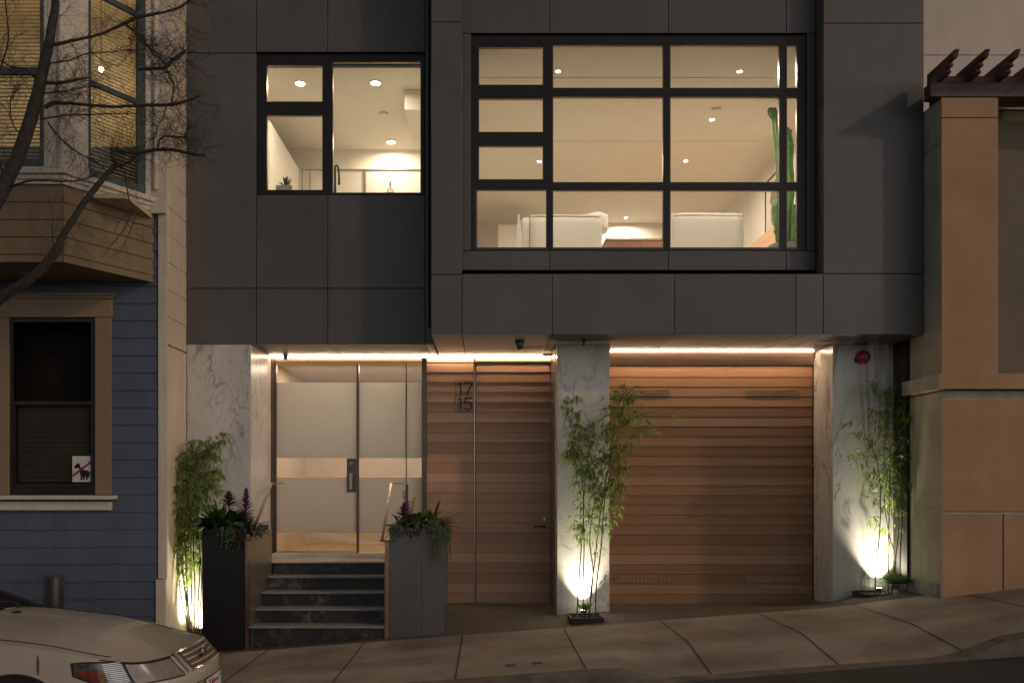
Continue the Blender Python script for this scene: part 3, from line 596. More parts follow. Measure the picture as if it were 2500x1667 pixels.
# dome camera, sprinkler, alarm bell
def dome(px,py,Y,r,lab,hang,par_name='dome_camera'):
    p=at(px,py,Y); t=thing(par_name,lab,'security camera',(p.x,Y,SO))
    m=MB(); m.smooth=True; m.lathe((p.x,Y,SO-.003),[(r,0),(r,-r*.7),(r*.95,-r*.9),(r*.75,-r*1.1)]); m.build('housing',mat('camera housing',(.05,.055,.065),.4),t)
    m=MB(); m.smooth=True; m.lathe((p.x,Y,SO-.003),[(r*.74,-r*1.1),(r*.68,-r*1.45),(r*.5,-r*1.75),(r*.25,-r*1.9),(0,-r*1.95)]); m.build('dome',mat('smoked dome',(.01,.01,.01),.08,spec=.8),t)
dome(1269,823,10.85,.062,'black dome security camera under the soffit beside the middle pillar',1)
dome(697,878,12.15,.035,'small dome camera above the hinge side of the glass door',1)
t=thing('ceiling_sprinkler','small dark sprinkler head under the soffit above the middle pillar','sprinkler',(X(1425,10.85),10.85,SO))
m=MB(); m.cyl((X(1425,10.85),10.85,SO-.02),.03,.018,16); m.cyl((X(1425,10.85),10.85,SO-.06),.012,.04,10); m.cyl((X(1425,10.85),10.85,SO-.068),.024,.006,12); m.build('sprinkler_head',M_frame,t)
by=YP-.05; c=at(2110,871,by)
t=thing('alarm_bell','round magenta fire alarm bell high on the right marble pillar','alarm bell',(c.x,YP,c.z))
m=MB(); m.smooth=True
prof=[(.035,-.075),(.06,-.073),(.075,-.06),(.088,-.035),(.092,-.012),(.088,-.008),(.01,-.006)]
vs=[];n=28
for r,d in prof:
    for i in range(n): a=2*math.pi*i/n; vs.append((c.x+r*math.cos(a),YP+d,c.z+r*math.sin(a)))
m.add(vs,[(k*n+i,k*n+(i+1)%n,(k+1)*n+(i+1)%n,(k+1)*n+i) for k in range(len(prof)-1) for i in range(n)]); m.build('gong',mat('magenta enamel',(.42,.015,.10),.3,coat=.3),t)
m=MB(); m.cyl((c.x,YP-.083,c.z),.03,.012,18,axis='y'); m.build('bell_badge',mat('bell badge',(.35,.30,.08),.5,.3),t)
m=MB(); m.box(c.x-.004,c.x+.004,YP-.088,YP-.0835,c.z-.014,c.z+.014); m.cyl((c.x,YP-.088,c.z),.009,.005,12,axis='y'); m.build('badge_mark',M_dark,t)
m=MB(); m.box(c.x-.1,c.x-.07,YP-.04,YP-.001,c.z-.07,c.z+.0); m.build('bell_base',M_frame,t)
# handrails
t=thing('handrail','flat steel handrail rising beside the left dark planter','handrail',(-2.825,10.5,1.35))
def flat(m,p,q,w,h):
    p=Vector(p);q=Vector(q);d=(q-p).normalized(); s=Vector((1,0,0)) if abs(d.x)<.7 else Vector((0,1,0)); u=d.cross(s).normalized(); s=u.cross(d).normalized()
    vs=[c+s*a*w/2+u*b*h/2 for c in (p,q) for a,b in ((-1,-1),(1,-1),(1,1),(-1,1))]
    m.add(vs,[(0,1,2,3),(4,7,6,5),(0,4,5,1),(1,5,6,2),(2,6,7,3),(3,7,4,0)])
m=MB(); flat(m,(-2.82,10.47,1.33),(-2.82,11.5,2.005),.036,.02); flat(m,(-2.82,11.5,2.003),(-2.82,12.1,2.003),.045,.02); m.build('rail',M_steel,t)
m=MB(); flat(m,(-3.0,10.47,1.33),(-2.80,10.47,1.33),.04,.016); m.build('rail_bracket',M_bronze,t)
t=thing('handrail','flat steel handrail turning a corner beside the right grey planter','handrail',(-1.25,10.5,1.35))
m=MB(); flat(m,(-1.25,10.47,1.325),(-1.25,11.45,2.005),.03,.02); flat(m,(-1.27,11.46,2.003),(-1.03,11.46,2.003),.04,.022); m.build('rail',M_steel,t)
m=MB(); m.box(-1.065,-1.03,11.44,11.475,1.3,1.99); m.build('rail_post',M_bronze,t)
m=MB(); flat(m,(-1.28,10.47,1.32),(-1.10,10.47,1.32),.04,.016); m.build('rail_bracket',M_bronze,t)
# planters
M_pl=mat('graphite planter metal',(.13,.128,.13),.38,.35,.12,2.0)
M_plb=mat('black tray and shaded planter metal',(.018,.018,.02),.45,.2,.2,3)  # black for the trays; on the left planter it paints in shade
def planter(x0,x1,zt,mt,lab,par):
    t=thing('metal_planter',lab,'planter',((x0+x1)/2,11,.1))
    y0,y1=10.5,11.62; zb=sw((x0+x1)/2,10.5)-.1
    m=MB(); w=.02
    m.box(x0,x1,y0,y0+w,zb,zt,.003); m.box(x0,x1,y1-w,y1,zb,zt,.003); m.box(x0,x0+w,y0+w,y1-w,zb,zt); m.box(x1-w,x1,y0+w,y1-w,zb,zt); m.build('planter_box',mt,t)
    m=MB(); m.box(x0+w,x1-w,y0+w,y1-w,zt-.12,zt-.06); m.build('soil',mat('potting soil',(.03,.022,.016),.95,bump=.5),t)
    return t
p1=planter(-3.40,-2.884,1.462,M_plb,'tall metal planter left of the steps, shade painted into its colour','l')
m=MB(); m.box(-2.883,-2.842,10.492,10.53,-.15,1.32); m.build('corner_post',mat('copper steel',(.45,.30,.22),.3,1,.1),p1)
m=MB(); m.box(-2.883,-2.843,10.531,11.62,.0,1.40); m.build('side_panel',mat('satin bronze panel',(.30,.28,.25),.38,.8,.05,2,),p1)
p2=planter(-1.166,-.522,1.473,M_pl,'tall grey metal planter right of the steps','r')
m=MB(); m.box(-1.222,-1.168,10.49,10.53,.05,1.31); m.build('corner_post',MATS['copper steel'],p2)
m=MB(); m.box(X(1030,10.497),X(1047,10.497),10.494,10.4985,.2,Z(1355,10.497)); m.build('cover_strip',M_pl,p2)
# ------------------------------------------------------------ plants
def two_side(name,c,rough=.45,var=.35,scale=30,trans=.35):
    m=mat(name,c,rough,0,var,scale,spec=.35); nt=m.node_tree; N=nt.nodes; L=nt.links; b=N['Principled BSDF']
    tr=N.new('ShaderNodeBsdfTranslucent'); tr.inputs[0].default_value=(min(1,c[0]*1.6),min(1,c[1]*1.7),c[2]*1.1,1); mx=N.new('ShaderNodeMixShader'); mx.inputs[0].default_value=trans
    L.new(b.outputs[0],mx.inputs[1]); L.new(tr.outputs[0],mx.inputs[2]); L.new(mx.outputs[0],N['Material Output'].inputs[0]); return m
M_bam=two_side('bamboo leaf',(.20,.27,.065)); M_culm=mat('bamboo culm',(.08,.10,.03),.45,0,.4,12)
M_leafd=two_side('dark strap leaf',(.035,.075,.025),.35,.4,12,.2); M_leafb=two_side('bright strap leaf',(.12,.22,.03),.35,.3,12,.3)
M_purp=two_side('purple bract',(.17,.04,.16),.45,.35,20,.3); M_pink=two_side('pink bract',(.17,.06,.09),.5,.3,20,.3); M_burg=two_side('burgundy leaf',(.05,.03,.035),.4,.4,20,.2); M_rust=two_side('rust leaf',(.14,.05,.02),.4,.4,20,.25)
M_silver=two_side('silver green leaf',(.13,.17,.11),.6,.3,60,.2)
def bleaf(m,p,d,L,w,rr):
    d=d.normalized(); s=d.cross(Vector((rr.uniform(-.5,.5),rr.uniform(-.5,.5),1)));
    if s.length<.05: s=Vector((1,0,0))
    s.normalize(); n=s.cross(d)*w*.22
    a=p; b=p+d*L*.35; c=p+d*L*.7-Vector((0,0,L*.05)); e=p+d*L-Vector((0,0,L*.16))
    vs=[a,b-s*w/2+n,b,b+s*w/2+n,c-s*w*.33+n*.6,c,c+s*w*.33+n*.6,e]
    m.add(vs,[(0,1,2),(0,2,3),(1,4,5,2),(2,5,6,3),(4,7,5),(5,7,6)])
def bamboo(label,Y,stems,clusters,seed,spr,base_z,dn=1.12):
    """stems: px polylines; clusters: (px,py,radius_px,count)"""
    rr=random.Random(seed); P0=at(stems[0][0][0],stems[0][0][1],Y)
    t=thing('bamboo',label,'bamboo',(P0.x,Y,base_z),'uplit bamboos in front of the marble')
    nodes=[]
    for st in stems:
        yy=Y+rr.uniform(-.12,.1); pts=dens([at(a,b,yy+rr.uniform(-.02,.02)) for a,b in st],6); r0=.0085
        m=MB(); m.smooth=True; m.tube(pts,[r0*(1-.75*i/len(pts))+.0006 for i in range(len(pts))],6); 
        for k in range(2,len(pts)-2,2): 
            q=pts[k]; m.tube([q-Vector((0,0,.004)),q+Vector((0,0,.004))],r0*(1.35-.8*k/len(pts)),6)
        m.build('stalk',M_culm,t); nodes+=pts[len(pts)//4:]
    m=MB(); tw=MB()
    for (px,py,rad,cnt) in clusters:
        c=at(px,py,Y); R=rad*1.12*Y/F
        near=min(nodes,key=lambda q:(q-c).length) 
        for k in range(int(cnt*dn)):
            a=rr.uniform(0,6.28); q=R*math.sqrt(rr.random()); pz=c+Vector((q*math.cos(a),rr.uniform(-1,1)*min(.32,R*1.2)*spr,q*math.sin(a)))
            if rr.random()<.35:
                nn=min(nodes,key=lambda w:(w-pz).length+.3*max(0,w.z-pz.z)); mid=(nn+pz)/2+Vector((0,0,.02)); tw.tube([nn,mid,pz],[.0022,.0016,.0009],3,False)
            base=Vector((rr.uniform(-1,1),rr.uniform(-.8,.8),rr.uniform(-.75,.35))).normalized()
            for l in range(rr.randint(4,7)):
                d=(base*.8+Vector((rr.uniform(-1,1),rr.uniform(-1,1),rr.uniform(-1.1,.35)))*.62).normalized()
                bleaf(m,pz,d,rr.uniform(.05,.15),rr.uniform(.009,.018),rr)
    m.build('foliage',M_bam,t,fix=False); tw.build('branches',M_culm,t)
    return t
bamboo('dense bamboo squeezed between the cream wall and the dark planter',10.95,
 [[(463,1560),(452,1450),(437,1330),(430,1230),(438,1130)],[(466,1565),(457,1440),(452,1300),(460,1180),(470,1080)],[(470,1566),(468,1450),(466,1330),(475,1200),(500,1110),(545,1072)],
  [(473,1567),(476,1440),(472,1320),(478,1210),(470,1120)],[(478,1567),(484,1460),(488,1350),(470,1240),(455,1150)],[(480,1566),(488,1500),(492,1400),(484,1300),(480,1200)],[(476,1567),(462,1500),(448,1400),(444,1310),(425,1210)],[(466,1560),(440,1440),(432,1340),(420,1280)]],
 [(480,1095,22,26),(515,1085,20,20),(545,1068,14,12),(452,1120,26,30),(500,1130,34,44),(440,1165,30,34),(480,1175,38,60),(430,1200,24,30),(520,1170,26,26),(450,1225,36,64),(488,1230,24,34),(425,1245,22,26),(440,1280,32,62),(478,1285,26,46),(432,1320,22,30),(468,1330,28,46),(450,1365,22,26),(480,1370,14,14),(440,1395,12,8),(403,1303,8,4),(462,1410,14,8),(540,1200,10,5)],1,1.0,.0,1.25)
bamboo('loose bamboo in the small black tray before the middle pillar',10.82,
 [[(1408,1512),(1412,1440),(1418,1350),(1424,1260),(1420,1150),(1400,1060),(1380,990)],[(1424,1512),(1424,1420),(1426,1330),(1425,1220),(1435,1120),(1450,1050)],[(1440,1514),(1442,1450),(1452,1370),(1462,1280),(1478,1180),(1495,1080),(1510,990),(1530,950)],
  [(1454,1512),(1456,1430),(1468,1330),(1474,1240),(1488,1160),(1500,1060),(1560,1015),(1600,1000)],[(1436,1514),(1448,1400),(1440,1320),(1450,1230),(1470,1120),(1485,1050)]],
 [(1378,985,12,8),(1400,975,14,8),(1398,1012,20,20),(1425,1045,22,26),(1395,1070,16,12),(1420,1085,26,32),(1395,1102,16,10),(1425,1125,26,34),(1462,1065,22,18),(1475,1040,16,10),(1455,1110,24,22),(1480,1130,24,28),(1430,1165,28,38),(1465,1175,28,40),(1500,1110,20,16),
  (1520,960,26,24),(1545,962,16,14),(1500,990,26,20),(1535,1000,26,24),(1505,1035,28,26),(1545,1040,22,16),(1515,1070,26,24),(1540,1085,14,8),(1575,1020,14,8),(1598,1045,14,7),(1643,1020,16,5),(1520,1130,16,12),(1505,1160,20,18),(1510,1190,18,14),(1440,1215,28,28),(1480,1215,26,26),(1510,1240,16,8),(1420,1255,22,16),(1460,1260,24,18),(1405,1290,16,12),(1440,1300,22,14),(1475,1290,16,8),(1455,1330,16,6),(1412,1320,8,3),(1478,1410,8,3),(1400,1100,14,6),(1380,1104,10,4),(1495,1275,10,4)],2,1.0,.3)
bamboo('slender bamboo in front of the right marble pillar and dark gap',10.95,
 [[(2140,1468),(2137,1420),(2145,1330),(2150,1230),(2142,1130),(2110,1060)],[(2168,1462),(2169,1380),(2170,1290),(2172,1180),(2176,1080),(2180,1000)],[(2176,1462),(2184,1380),(2194,1290),(2190,1180),(2205,1080),(2215,980)],[(2196,1455),(2198,1360),(2202,1260),(2205,1150),(2225,1050),(2232,960)],[(2172,1460),(2186,1370),(2168,1290),(2160,1200),(2190,1100)]],
 [(2130,945,18,8),(2150,955,18,9),(2180,960,22,14),(2215,930,22,12),(2235,900,18,8),(2160,1000,26,16),(2200,1000,30,26),(2230,990,26,18),(2265,1010,20,10),(2120,1010,16,6),(2160,1045,22,14),(2205,1045,32,30),(2235,1060,26,20),(2075,1040,18,6),(2095,1055,16,6),(2130,1090,22,14),(2180,1090,30,24),(2222,1100,26,20),(2270,1100,20,8),(2240,1140,22,12),(2065,1112,10,3),(2100,1120,16,8),(2150,1140,26,18),(2190,1150,28,26),(2225,1155,20,12),(2120,1165,18,9),(2165,1190,28,22),(2210,1200,22,14),(2130,1205,16,6),(2155,1230,20,10),(2195,1240,20,10),(2135,1265,12,5),(2145,1285,14,5),(2200,1275,14,5),(2180,1320,10,3)],3,1.0,.55)
# trays, uplights, succulents
def tray(x0,x1,y0,y1,zb,zt,lab):
    t=thing('planting_tray',lab,'planting tray',((x0+x1)/2,(y0+y1)/2,zb)); w=.015; m=MB()
    m.box(x0,x1,y0,y0+w,zb,zt,.002); m.box(x0,x1,y1-w,y1,zb,zt,.002); m.box(x0,x0+w,y0+w,y1-w,zb,zt); m.box(x1-w,x1,y0+w,y1-w,zb,zt); m.build('tray_box',M_plb,t)
    m=MB(); m.box(x0+w,x1-w,y0+w,y1-w,zb+.01,zt-.02); m.build('soil',MATS['potting soil'],t)
    m=MB(); rr=random.Random(9); m.smooth=True
    for i in range(90):
        c=Vector((rr.uniform(x0+.03,x1-.03),rr.uniform(y0+.03,y1-.03),zt-.025))
        for k in range(6):
            a=rr.uniform(0,6.28); e=rr.uniform(.2,1.2); leafblade(m,c,(math.cos(a)*math.cos(e),math.sin(a)*math.cos(e),math.sin(e)),0,rr.uniform(.025,.05),.012,seg=2)
    m.build('ground_cover',two_side('sedum leaf',(.06,.10,.05),.5,.4,40,.2),t,fix=False)
    return t
tray(X(1393,10.5),X(1475,10.5),10.5,10.9,.27,.40,'small black tray holding the bamboo before the middle pillar')
tray(X(2114,10.75),X(2225,10.75),10.75,11.15,sw(4.7)-.08,sw(4.7)+.02,'low black tray at the foot of the right marble pillar')
tray(-3.62,-3.43,10.7,11.15,-.10,.02,'narrow black bed behind the car nose, left of the dark planter')
M_succ=two_side('agave leaf',(.17,.28,.13),.5,.3,20,.15)
def succ(c,R,lab,n=34,sc=1.0,stem=0):
    t=thing('succulent',lab,'succulent',c); m=MB(); m.smooth=True
    c=Vector(c)+Vector((0,0,stem))
    for i in range(n):
        a=i*2.39996; e=1.4-1.15*(i/n); L=R*(.45+.55*i/n); d=Vector((math.cos(a)*math.cos(e),math.sin(a)*math.cos(e),math.sin(e))); s=d.cross(Vector((0,0,1))).normalized(); nn=s.cross(d)
        vs=[]; seg=5
        for k in range(seg+1):
            u=k/seg; w=R*.5*sc*(math.sin(math.pi*min(1,u*.8+.06))**.8)*(1 if u<.99 else .3); p=c+d*L*u+nn*(-.12*R*math.sin(u*2.4)); vs+=[p-s*w/2+nn*w*.12,p,p+s*w/2+nn*w*.12]
        m.add(vs,[f for k in range(seg) for f in ((k*3,k*3+1,k*3+4,k*3+3),(k*3+1,k*3+2,k*3+5,k*3+4))])
    m.build('rosette',M_succ,t,fix=False)
    if stem: m=MB(); m.tube([Vector(c)-Vector((0,0,stem)),c],[.02,.014],8); m.build('stem',M_culm,t)
    return t
succ((X(2188,10.85),10.85,sw(4.8)+.12),.25,'plump green rosette succulent in the right tray')
succ((X(1430,10.6),10.6,.38),.17,'leggy green succulent on a short stem in the middle tray',16,.75,.10)
M_up=mat('uplight body',(.05,.05,.05),.4,.6)
def uplight(x,y,z,target,power,lab,ang=96,blend=1):
    t=thing('spot_uplight',lab,'garden spotlight',(x,y,z),'garden spotlights at the pillar feet')
    d=(Vector(target)-Vector((x,y,z))).normalized(); b=Vector((x,y,z))
    m=MB(); m.tube([b,b+d*.07],.03,14); m.build('spot_body',M_up,t)
    m=MB(); m.tube([b+d*.071,b+d*.076],.025,14); m.build('spot_lens',emis('uplight lens %d'%len(MATS),(1,.9,.68),40),t)
    lamp('SPOT','spot_bulb',b+d*.085,power,(1,.88,.66),t,target,spot_size=math.radians(ang),spot_blend=blend,shadow_soft_size=.03)
uplight(X(1424,11.07),11.07,.34,(X(1426,11.2),YP,1.5),190,'garden spotlight at the foot of the middle pillar',86)
uplight(X(2146,11.07),11.07,sw(4.75)-.02,(X(2152,11.2),YP,1.8),230,'garden spotlight at the foot of the right pillar',90)
uplight(-3.56,11.06,-.02,(-3.68,11.22,1.2),200,'garden spotlight on the ground beside the car nose',110)
# planter planting
def rosette(m,c,n,L,w,rr,e0=.3,e1=1.4,droop=.25,lean=(0,0)):
    for i in range(n):
        a=rr.uniform(0,6.28); e=rr.uniform(e0,e1); d=Vector((math.cos(a)*math.cos(e)+lean[0],math.sin(a)*math.cos(e)+lean[1],math.sin(e))); leafblade(m,c,d,0,L*rr.uniform(.6,1.1),w*rr.uniform(.7,1.1),droop*rr.uniform(.5,1.5),seg=7)
def plant(name,label,cat,c,mats,fn,seed):
    t=thing(name,label,cat,c); m=MB(); m.smooth=True; fn(m,Vector(c),random.Random(seed),t); return t
def bromel(c,label,stalk_px,Y,col,seed,hs=.30,lm=None,head=.55):
    rr=random.Random(seed); t=thing('bromeliad',label,'bromeliad',c); c=Vector(c)
    m=MB(); m.smooth=True; rosette(m,c,34,.40,.055,rr,.35,1.2,.5); m.build('leaves',lm or M_leafd,t,fix=False)
    m=MB(); m.smooth=True; top=c+Vector((rr.uniform(-.02,.03),0,hs)); m.tube([c,top],[.014,.008],8); m.build('flower_stalk',M_burg,t)
    m=MB(); m.smooth=True
    for i in range(38):
        u=i/37; p=c+(top-c)*(head+(1.06-head)*u); a=i*2.4; e=.35+1.0*u; leafblade(m,p,(math.cos(a)*math.cos(e),math.sin(a)*math.cos(e),math.sin(e)),0,.16*(1.1-.5*u),.042,.25,seg=4)
    m.build('flower_bracts',col,t,fix=False); return t
def trailing(label,x0,x1,y0,y1,zt,seed,hang,nlen,front=10.49):
    rr=random.Random(seed); t=thing('trailing_plant',label,'trailing plant',((x0+x1)/2,y0,zt)); m=MB(); tw=MB()
    def leaf(p):
        a=rr.uniform(0,6.28); n=Vector((math.cos(a),math.sin(a)-.6,rr.uniform(-.3,.8))).normalized(); s=n.orthogonal().normalized(); u=n.cross(s); r=rr.uniform(.006,.012)
        m.add([p+s*r*math.cos(k*1.2566)+u*r*math.sin(k*1.2566) for k in range(5)],[(0,1,2,3,4)])
    for (xa,xb,cnt,lmin,lmax,side) in hang:
        for i in range(cnt):
            x=rr.uniform(xa,xb); y=(front-rr.uniform(.0,.05)) if not side else rr.uniform(10.52,10.9); xx=x if not side else (side+rr.uniform(0,.07))
            L=lmin+(lmax-lmin)*rr.random()**2; p=Vector((xx if side else x,y+.05,zt+rr.uniform(.0,.05))); pts=[p]
            k=max(3,int(L/.03))
            for j in range(k):
                q=Vector((pts[-1].x+rr.uniform(-.012,.012),y+rr.uniform(-.01,.01),pts[-1].z-(L/k if j>0 else .01))); pts.append(q)
                for _ in range(3): leaf(q+Vector((rr.uniform(-.012,.012),rr.uniform(-.012,.012),rr.uniform(-.01,.01))))
            tw.tube(pts,.0014,3,False)
    for i in range(nlen):
        p=Vector((rr.uniform(x0,x1),rr.uniform(y0,y1),zt+rr.uniform(-.02,.09))); leaf(p); leaf(p+Vector((.01,0,.012)))
    m.build('leaves',M_silver,t,fix=False); tw.build('stems',M_culm,t,fix=False)
    return t
zl=1.40
bromel((-2.97,10.78,zl),'bromeliad with a big bright purple spike in the dark planter',0,0,M_purp,11,.46,None,.35)
bromel((-3.20,10.95,zl),'small faded pink bromeliad deeper in the dark planter',0,0,M_pink,12,.42,M_leafd,.75)
def f1(m,c,rr,t):
    rosette(m,c,44,.52,.075,rr,.45,1.4,.35); rosette(m,c+Vector((-.07,-.1,.07)),60,.32,.09,rr,.1,1.3,.5); rosette(m,c+Vector((.12,-.10,.07)),60,.32,.08,rr,.1,1.3,.5); rosette(m,c+Vector((.2,.1,.10)),50,.36,.08,rr,.3,1.3,.5); m.build('leaves',M_leafd,t,fix=False)
    m=MB(); m.smooth=True
    for a in (-.35,-.15,.25): leafblade(m,c,(a,-.1,.95),0,.55,.022,.05,seg=7)
    m.build('upright_blades',M_burg,t,fix=False)
plant('leafy_plant','dark broad leaved plant filling the left side of the dark planter','leafy plant',(-3.26,10.75,zl),None,f1,21)
def f2(m,c,rr,t):
    rosette(m,c,90,.27,.055,rr,.1,1.3,.7); m.build('leaves',M_burg,t,fix=False)
plant('coleus','burgundy leaved plant spilling at the rail corner of the dark planter','leafy plant',(-2.95,10.62,zl),None,f2,22)
trailing('silvery trailing plant hanging over the front of the dark planter',-3.3,-2.95,10.55,10.7,zl+.04,31,[(-3.18,-3.0,22,.08,.27,0)],160)
trailing('wispy trailing plant hanging beside the left handrail',-2.9,-2.84,10.6,10.8,zl+.02,32,[(-2.82,-2.72,12,.06,.16,0)],40,10.75)
zr=1.415
bromel((-1.03,10.70,zr),'bromeliad with a short purple flower beside the right handrail',0,0,M_purp,13,.28,M_burg,.5)
def f3(m,c,rr,t):
    for k,(dx,hh) in enumerate(((-.07,.48),(0,.36),(.06,.40))):
        top=c+Vector((dx-.02,0,hh)); st=MB(); st.tube([c,c+Vector((dx*.4,0,hh*.5)),top],[.005,.004,.002],5); st.build('flower_stalk',M_pink,t)
        for i in range(22):
            u=i/21; p=c+Vector((dx*(.4+.6*u),0,hh*(.5+.5*u))); a=i*2.4; leafblade(m,p,(math.cos(a)*.8,math.sin(a)*.8,.7),0,.045,.014,0,seg=3)
    m.build('flower_spikes',M_pink,t,fix=False)
    m=MB(); m.smooth=True; rosette(m,c,18,.26,.035,rr,.5,1.3,.4); m.build('leaves',M_leafd,t,fix=False)
plant('flower_spray','pink branching flower spray standing over the grey planter','flower spray',(-.96,10.85,zr),None,f3,23)
def f4(m,c,rr,t):
    rosette(m,c+Vector((0,0,.06)),40,.46,.075,rr,.35,1.35,.5); m.build('leaves',M_leafb,t,fix=False)
    m=MB(); m.smooth=True; rosette(m,c+Vector((-.12,-.02,.09)),50,.30,.10,rr,.1,1.3,.6); rosette(m,c+Vector((.12,.02,.09)),40,.30,.10,rr,.1,1.3,.6); m.build('broad_leaves',M_leafd,t,fix=False)
plant('strap_leaf_plant','bright green strap leaved plant in the middle of the grey planter','leafy plant',(-.80,10.75,zr),None,f4,24)
def f5(m,c,rr,t):
    rosette(m,c,34,.52,.045,rr,.25,1.2,.4,(.35,0)); m.build('leaves',M_rust,t,fix=False)
plant('bronze_leaf_plant','rust coloured strap leaved plant arching right from the grey planter','leafy plant',(-.68,10.8,zr+.02),None,f5,25)
def f6(m,c,rr,t):
    rosette(m,c+Vector((0,0,.08)),80,.2,.055,rr,.0,1.3,.6); rosette(m,c+Vector((.12,.02,.08)),60,.2,.05,rr,.0,1.3,.6); m.build('leaves',M_burg,t,fix=False)
plant('coleus','mottled burgundy leaved plant at the front of the grey planter','leafy plant',(-.92,10.6,zr),None,f6,26)
trailing('long silvery trailing plant spilling over the right corner of the grey planter',-1.12,-.56,10.52,10.68,zr+.05,33,[(-1.18,-1.0,26,.04,.16,0),(-.95,-.6,18,.03,.10,0),(-.68,-.5,34,.05,.46,0),(-.5,-.4,24,.05,.5,-.515)],420)
# ------------------------------------------------------------ left neighbour
NX=-3.825; F0x=X(374,YN)
M_blue=mat('blue siding paint',(.092,.115,.165),.55,0,.10,2,streak=.14,bump=.05,bscale=150)
M_cream=mat('cream siding paint',(.74,.63,.49),.6,0,.06,2,streak=.16,bump=.05,bscale=150)
M_trim=mat('cream trim paint',(.64,.57,.48),.6,0,.06,3,streak=.15,bump=.05,bscale=200)
M_trim2=mat('tan trim paint',(.25,.18,.115),.6,0,.08,3)
M_tan=mat('tan siding paint',(.235,.165,.095),.6,0,.08,2,streak=.2)
M_teal=mat('teal sash paint',(.06,.085,.085),.5,0,.15,6)
B=thing('blue_house','blue clapboard house with cream trim and an angled bay window','house',(-6,YN,0))
def lap(m,p0,p1,z0,z1,pitch,th=.018,n=None):
    """lap siding on a vertical plane from p0 to p1 (xy), outward normal n"""
    p0=Vector((p0[0],p0[1],0)); p1=Vector((p1[0],p1[1],0)); d=(p1-p0).normalized(); n=n or Vector((d.y,-d.x,0)); z=z1
    while z>z0+.001:
        a=max(z0,z-pitch)
        for q in ((p0,p1),):
            A,Bq=q; o=n*th
            v=[A+o+Vector((0,0,a)),Bq+o+Vector((0,0,a)),Bq+n*.002+Vector((0,0,z)),A+n*.002+Vector((0,0,z)),A+Vector((0,0,a)),Bq+Vector((0,0,a))]
            m.add(v,[(0,1,2,3),(4,5,1,0),(0,3,4),(1,5,2)])
        z-=pitch
m=MB(); pit=42.35*YN/F; wz=Z(783,YN)
# front wall around the low window hole
hx0,hx1=X(-12,YN),X(236,YN); hz0,hz1=Z(1208,YN),Z(770,YN); zt=Z(699.5,YN)
lap(m,(hx1,YN),(X(386,YN),YN),-.4,wz+10*pit,pit,n=Vector((0,-1,0))); lap(m,(-10,YN),(hx0,YN),-.4,wz+10*pit,pit,n=Vector((0,-1,0)))
lap(m,(hx0,YN),(hx1,YN),-.4,hz0,pit,n=Vector((0,-1,0))); lap(m,(hx0,YN),(hx1,YN),hz1,wz+10*pit,pit,n=Vector((0,-1,0)))
m.build('siding',M_blue,B)
m=MB(); m.box(-10,hx0,YN+.002,YN+.2,-.5,4.6); m.box(hx1,NX-.02,YN+.002,YN+.2,-.5,4.6); m.box(F0x+.01,NX-.02,YN+.002,YN+.2,4.6,9.5); m.box(hx0,hx1,YN+.002,YN+.2,-.5,hz0); m.box(hx0,hx1,YN+.002,YN+.2,hz1,4.6); m.build('wall',M_blue,B)
m=MB(); 
pz=[Z(c,YN) for c in (0,570,640,703,768)]
lapz=Z(703,YN)
for k in range(-30,22):
    a=lapz+k*.33; b=a+.323
    if a<3.4: continue
    m.prism([(YN+.0,a),(YN+.0,b),(YP+.2,b),(YP+.2,a)],'x',NX-.05,NX-.004+(.002 if k%2 else 0))
m.box(NX-.05,NX-.006,YN,YP+.2,-.5,3.65)
m.build('side_wall',M_cream,B)
m=MB(); m.pbox(386,407,452,1412,YN-.035,YN+.0,.003); m.box(NX-.115,NX+.001,YN-.036,YN,-.5,Z(1413,YN)); m.build('corner_board',M_trim,B)
# lower window
W=MB(); yo=YN-.05
W.pbox(-18,20,775,1208,yo,YN+.02,.004); W.pbox(232,270,775,1207,yo,YN+.02,.004); W.pbox(-18,272,722,774,yo-.004,YN+.02,.004); W.pbox(-18,277,715,721,yo-.05,YN+.02,.006); W.pbox(-18,274,721.2,728,yo-.03,YN+.02,.006)
W.build('window_trim',M_trim2,B)
m=MB(); m.pbox(-18,276,1209,1219,yo-.09,YN+.02,.008); m.pbox(-18,270,1224,1245,yo-.01,YN+.02,.004); m.build('window_sill',M_trim,B)
m=MB(); a=YN-.012; m.pbox(20,32,775,1207,a,YN+.06); m.pbox(222,232,775,1207,a,YN+.06); m.pbox(32,222,775,786,a,YN+.06); m.pbox(32,222,1192,1207,a,YN+.06); m.pbox(32,222,979,988,a+.01,YN+.06); m.pbox(32,38,988,1192,a+.02,YN+.06); m.pbox(38,222,1179,1192,a+.02,YN+.06)
lwf=m.build('window_frame',M_frame,B)
m=MB(); m.pbox(32,222,786,979,YN+.02,YN+.025); m.build('upper_pane',glass('dark room glass',(.75,.75,.75),-.04),lwf); m=MB(); m.pbox(38,222,988,1179,YN+.03,YN+.035); m.build('lower_pane',MATS['dark room glass'],lwf)
def blind(px0,px1,z0,z1,Yq,name,mt,par,pitch=.026,tilt=.5,dirx=None,p0=None,p1=None):
    m=MB(); z=z1; 
    A=Vector(p0) if p0 else Vector((X(px0,Yq),Yq,0)); Bv=Vector(p1) if p1 else Vector((X(px1,Yq),Yq,0)); d=(Bv-A).normalized(); n=Vector((d.y,-d.x,0)); w=pitch*.42
    while z>z0:
        o=n*w*math.cos(tilt); u=Vector((0,0,w*math.sin(tilt)))
        m.add([A+o-u+Vector((0,0,z)),Bv+o-u+Vector((0,0,z)),Bv-o+u+Vector((0,0,z)),A-o+u+Vector((0,0,z))],[(0,1,2,3)]); z-=pitch
    return m.build(name,mt,par,fix=False)
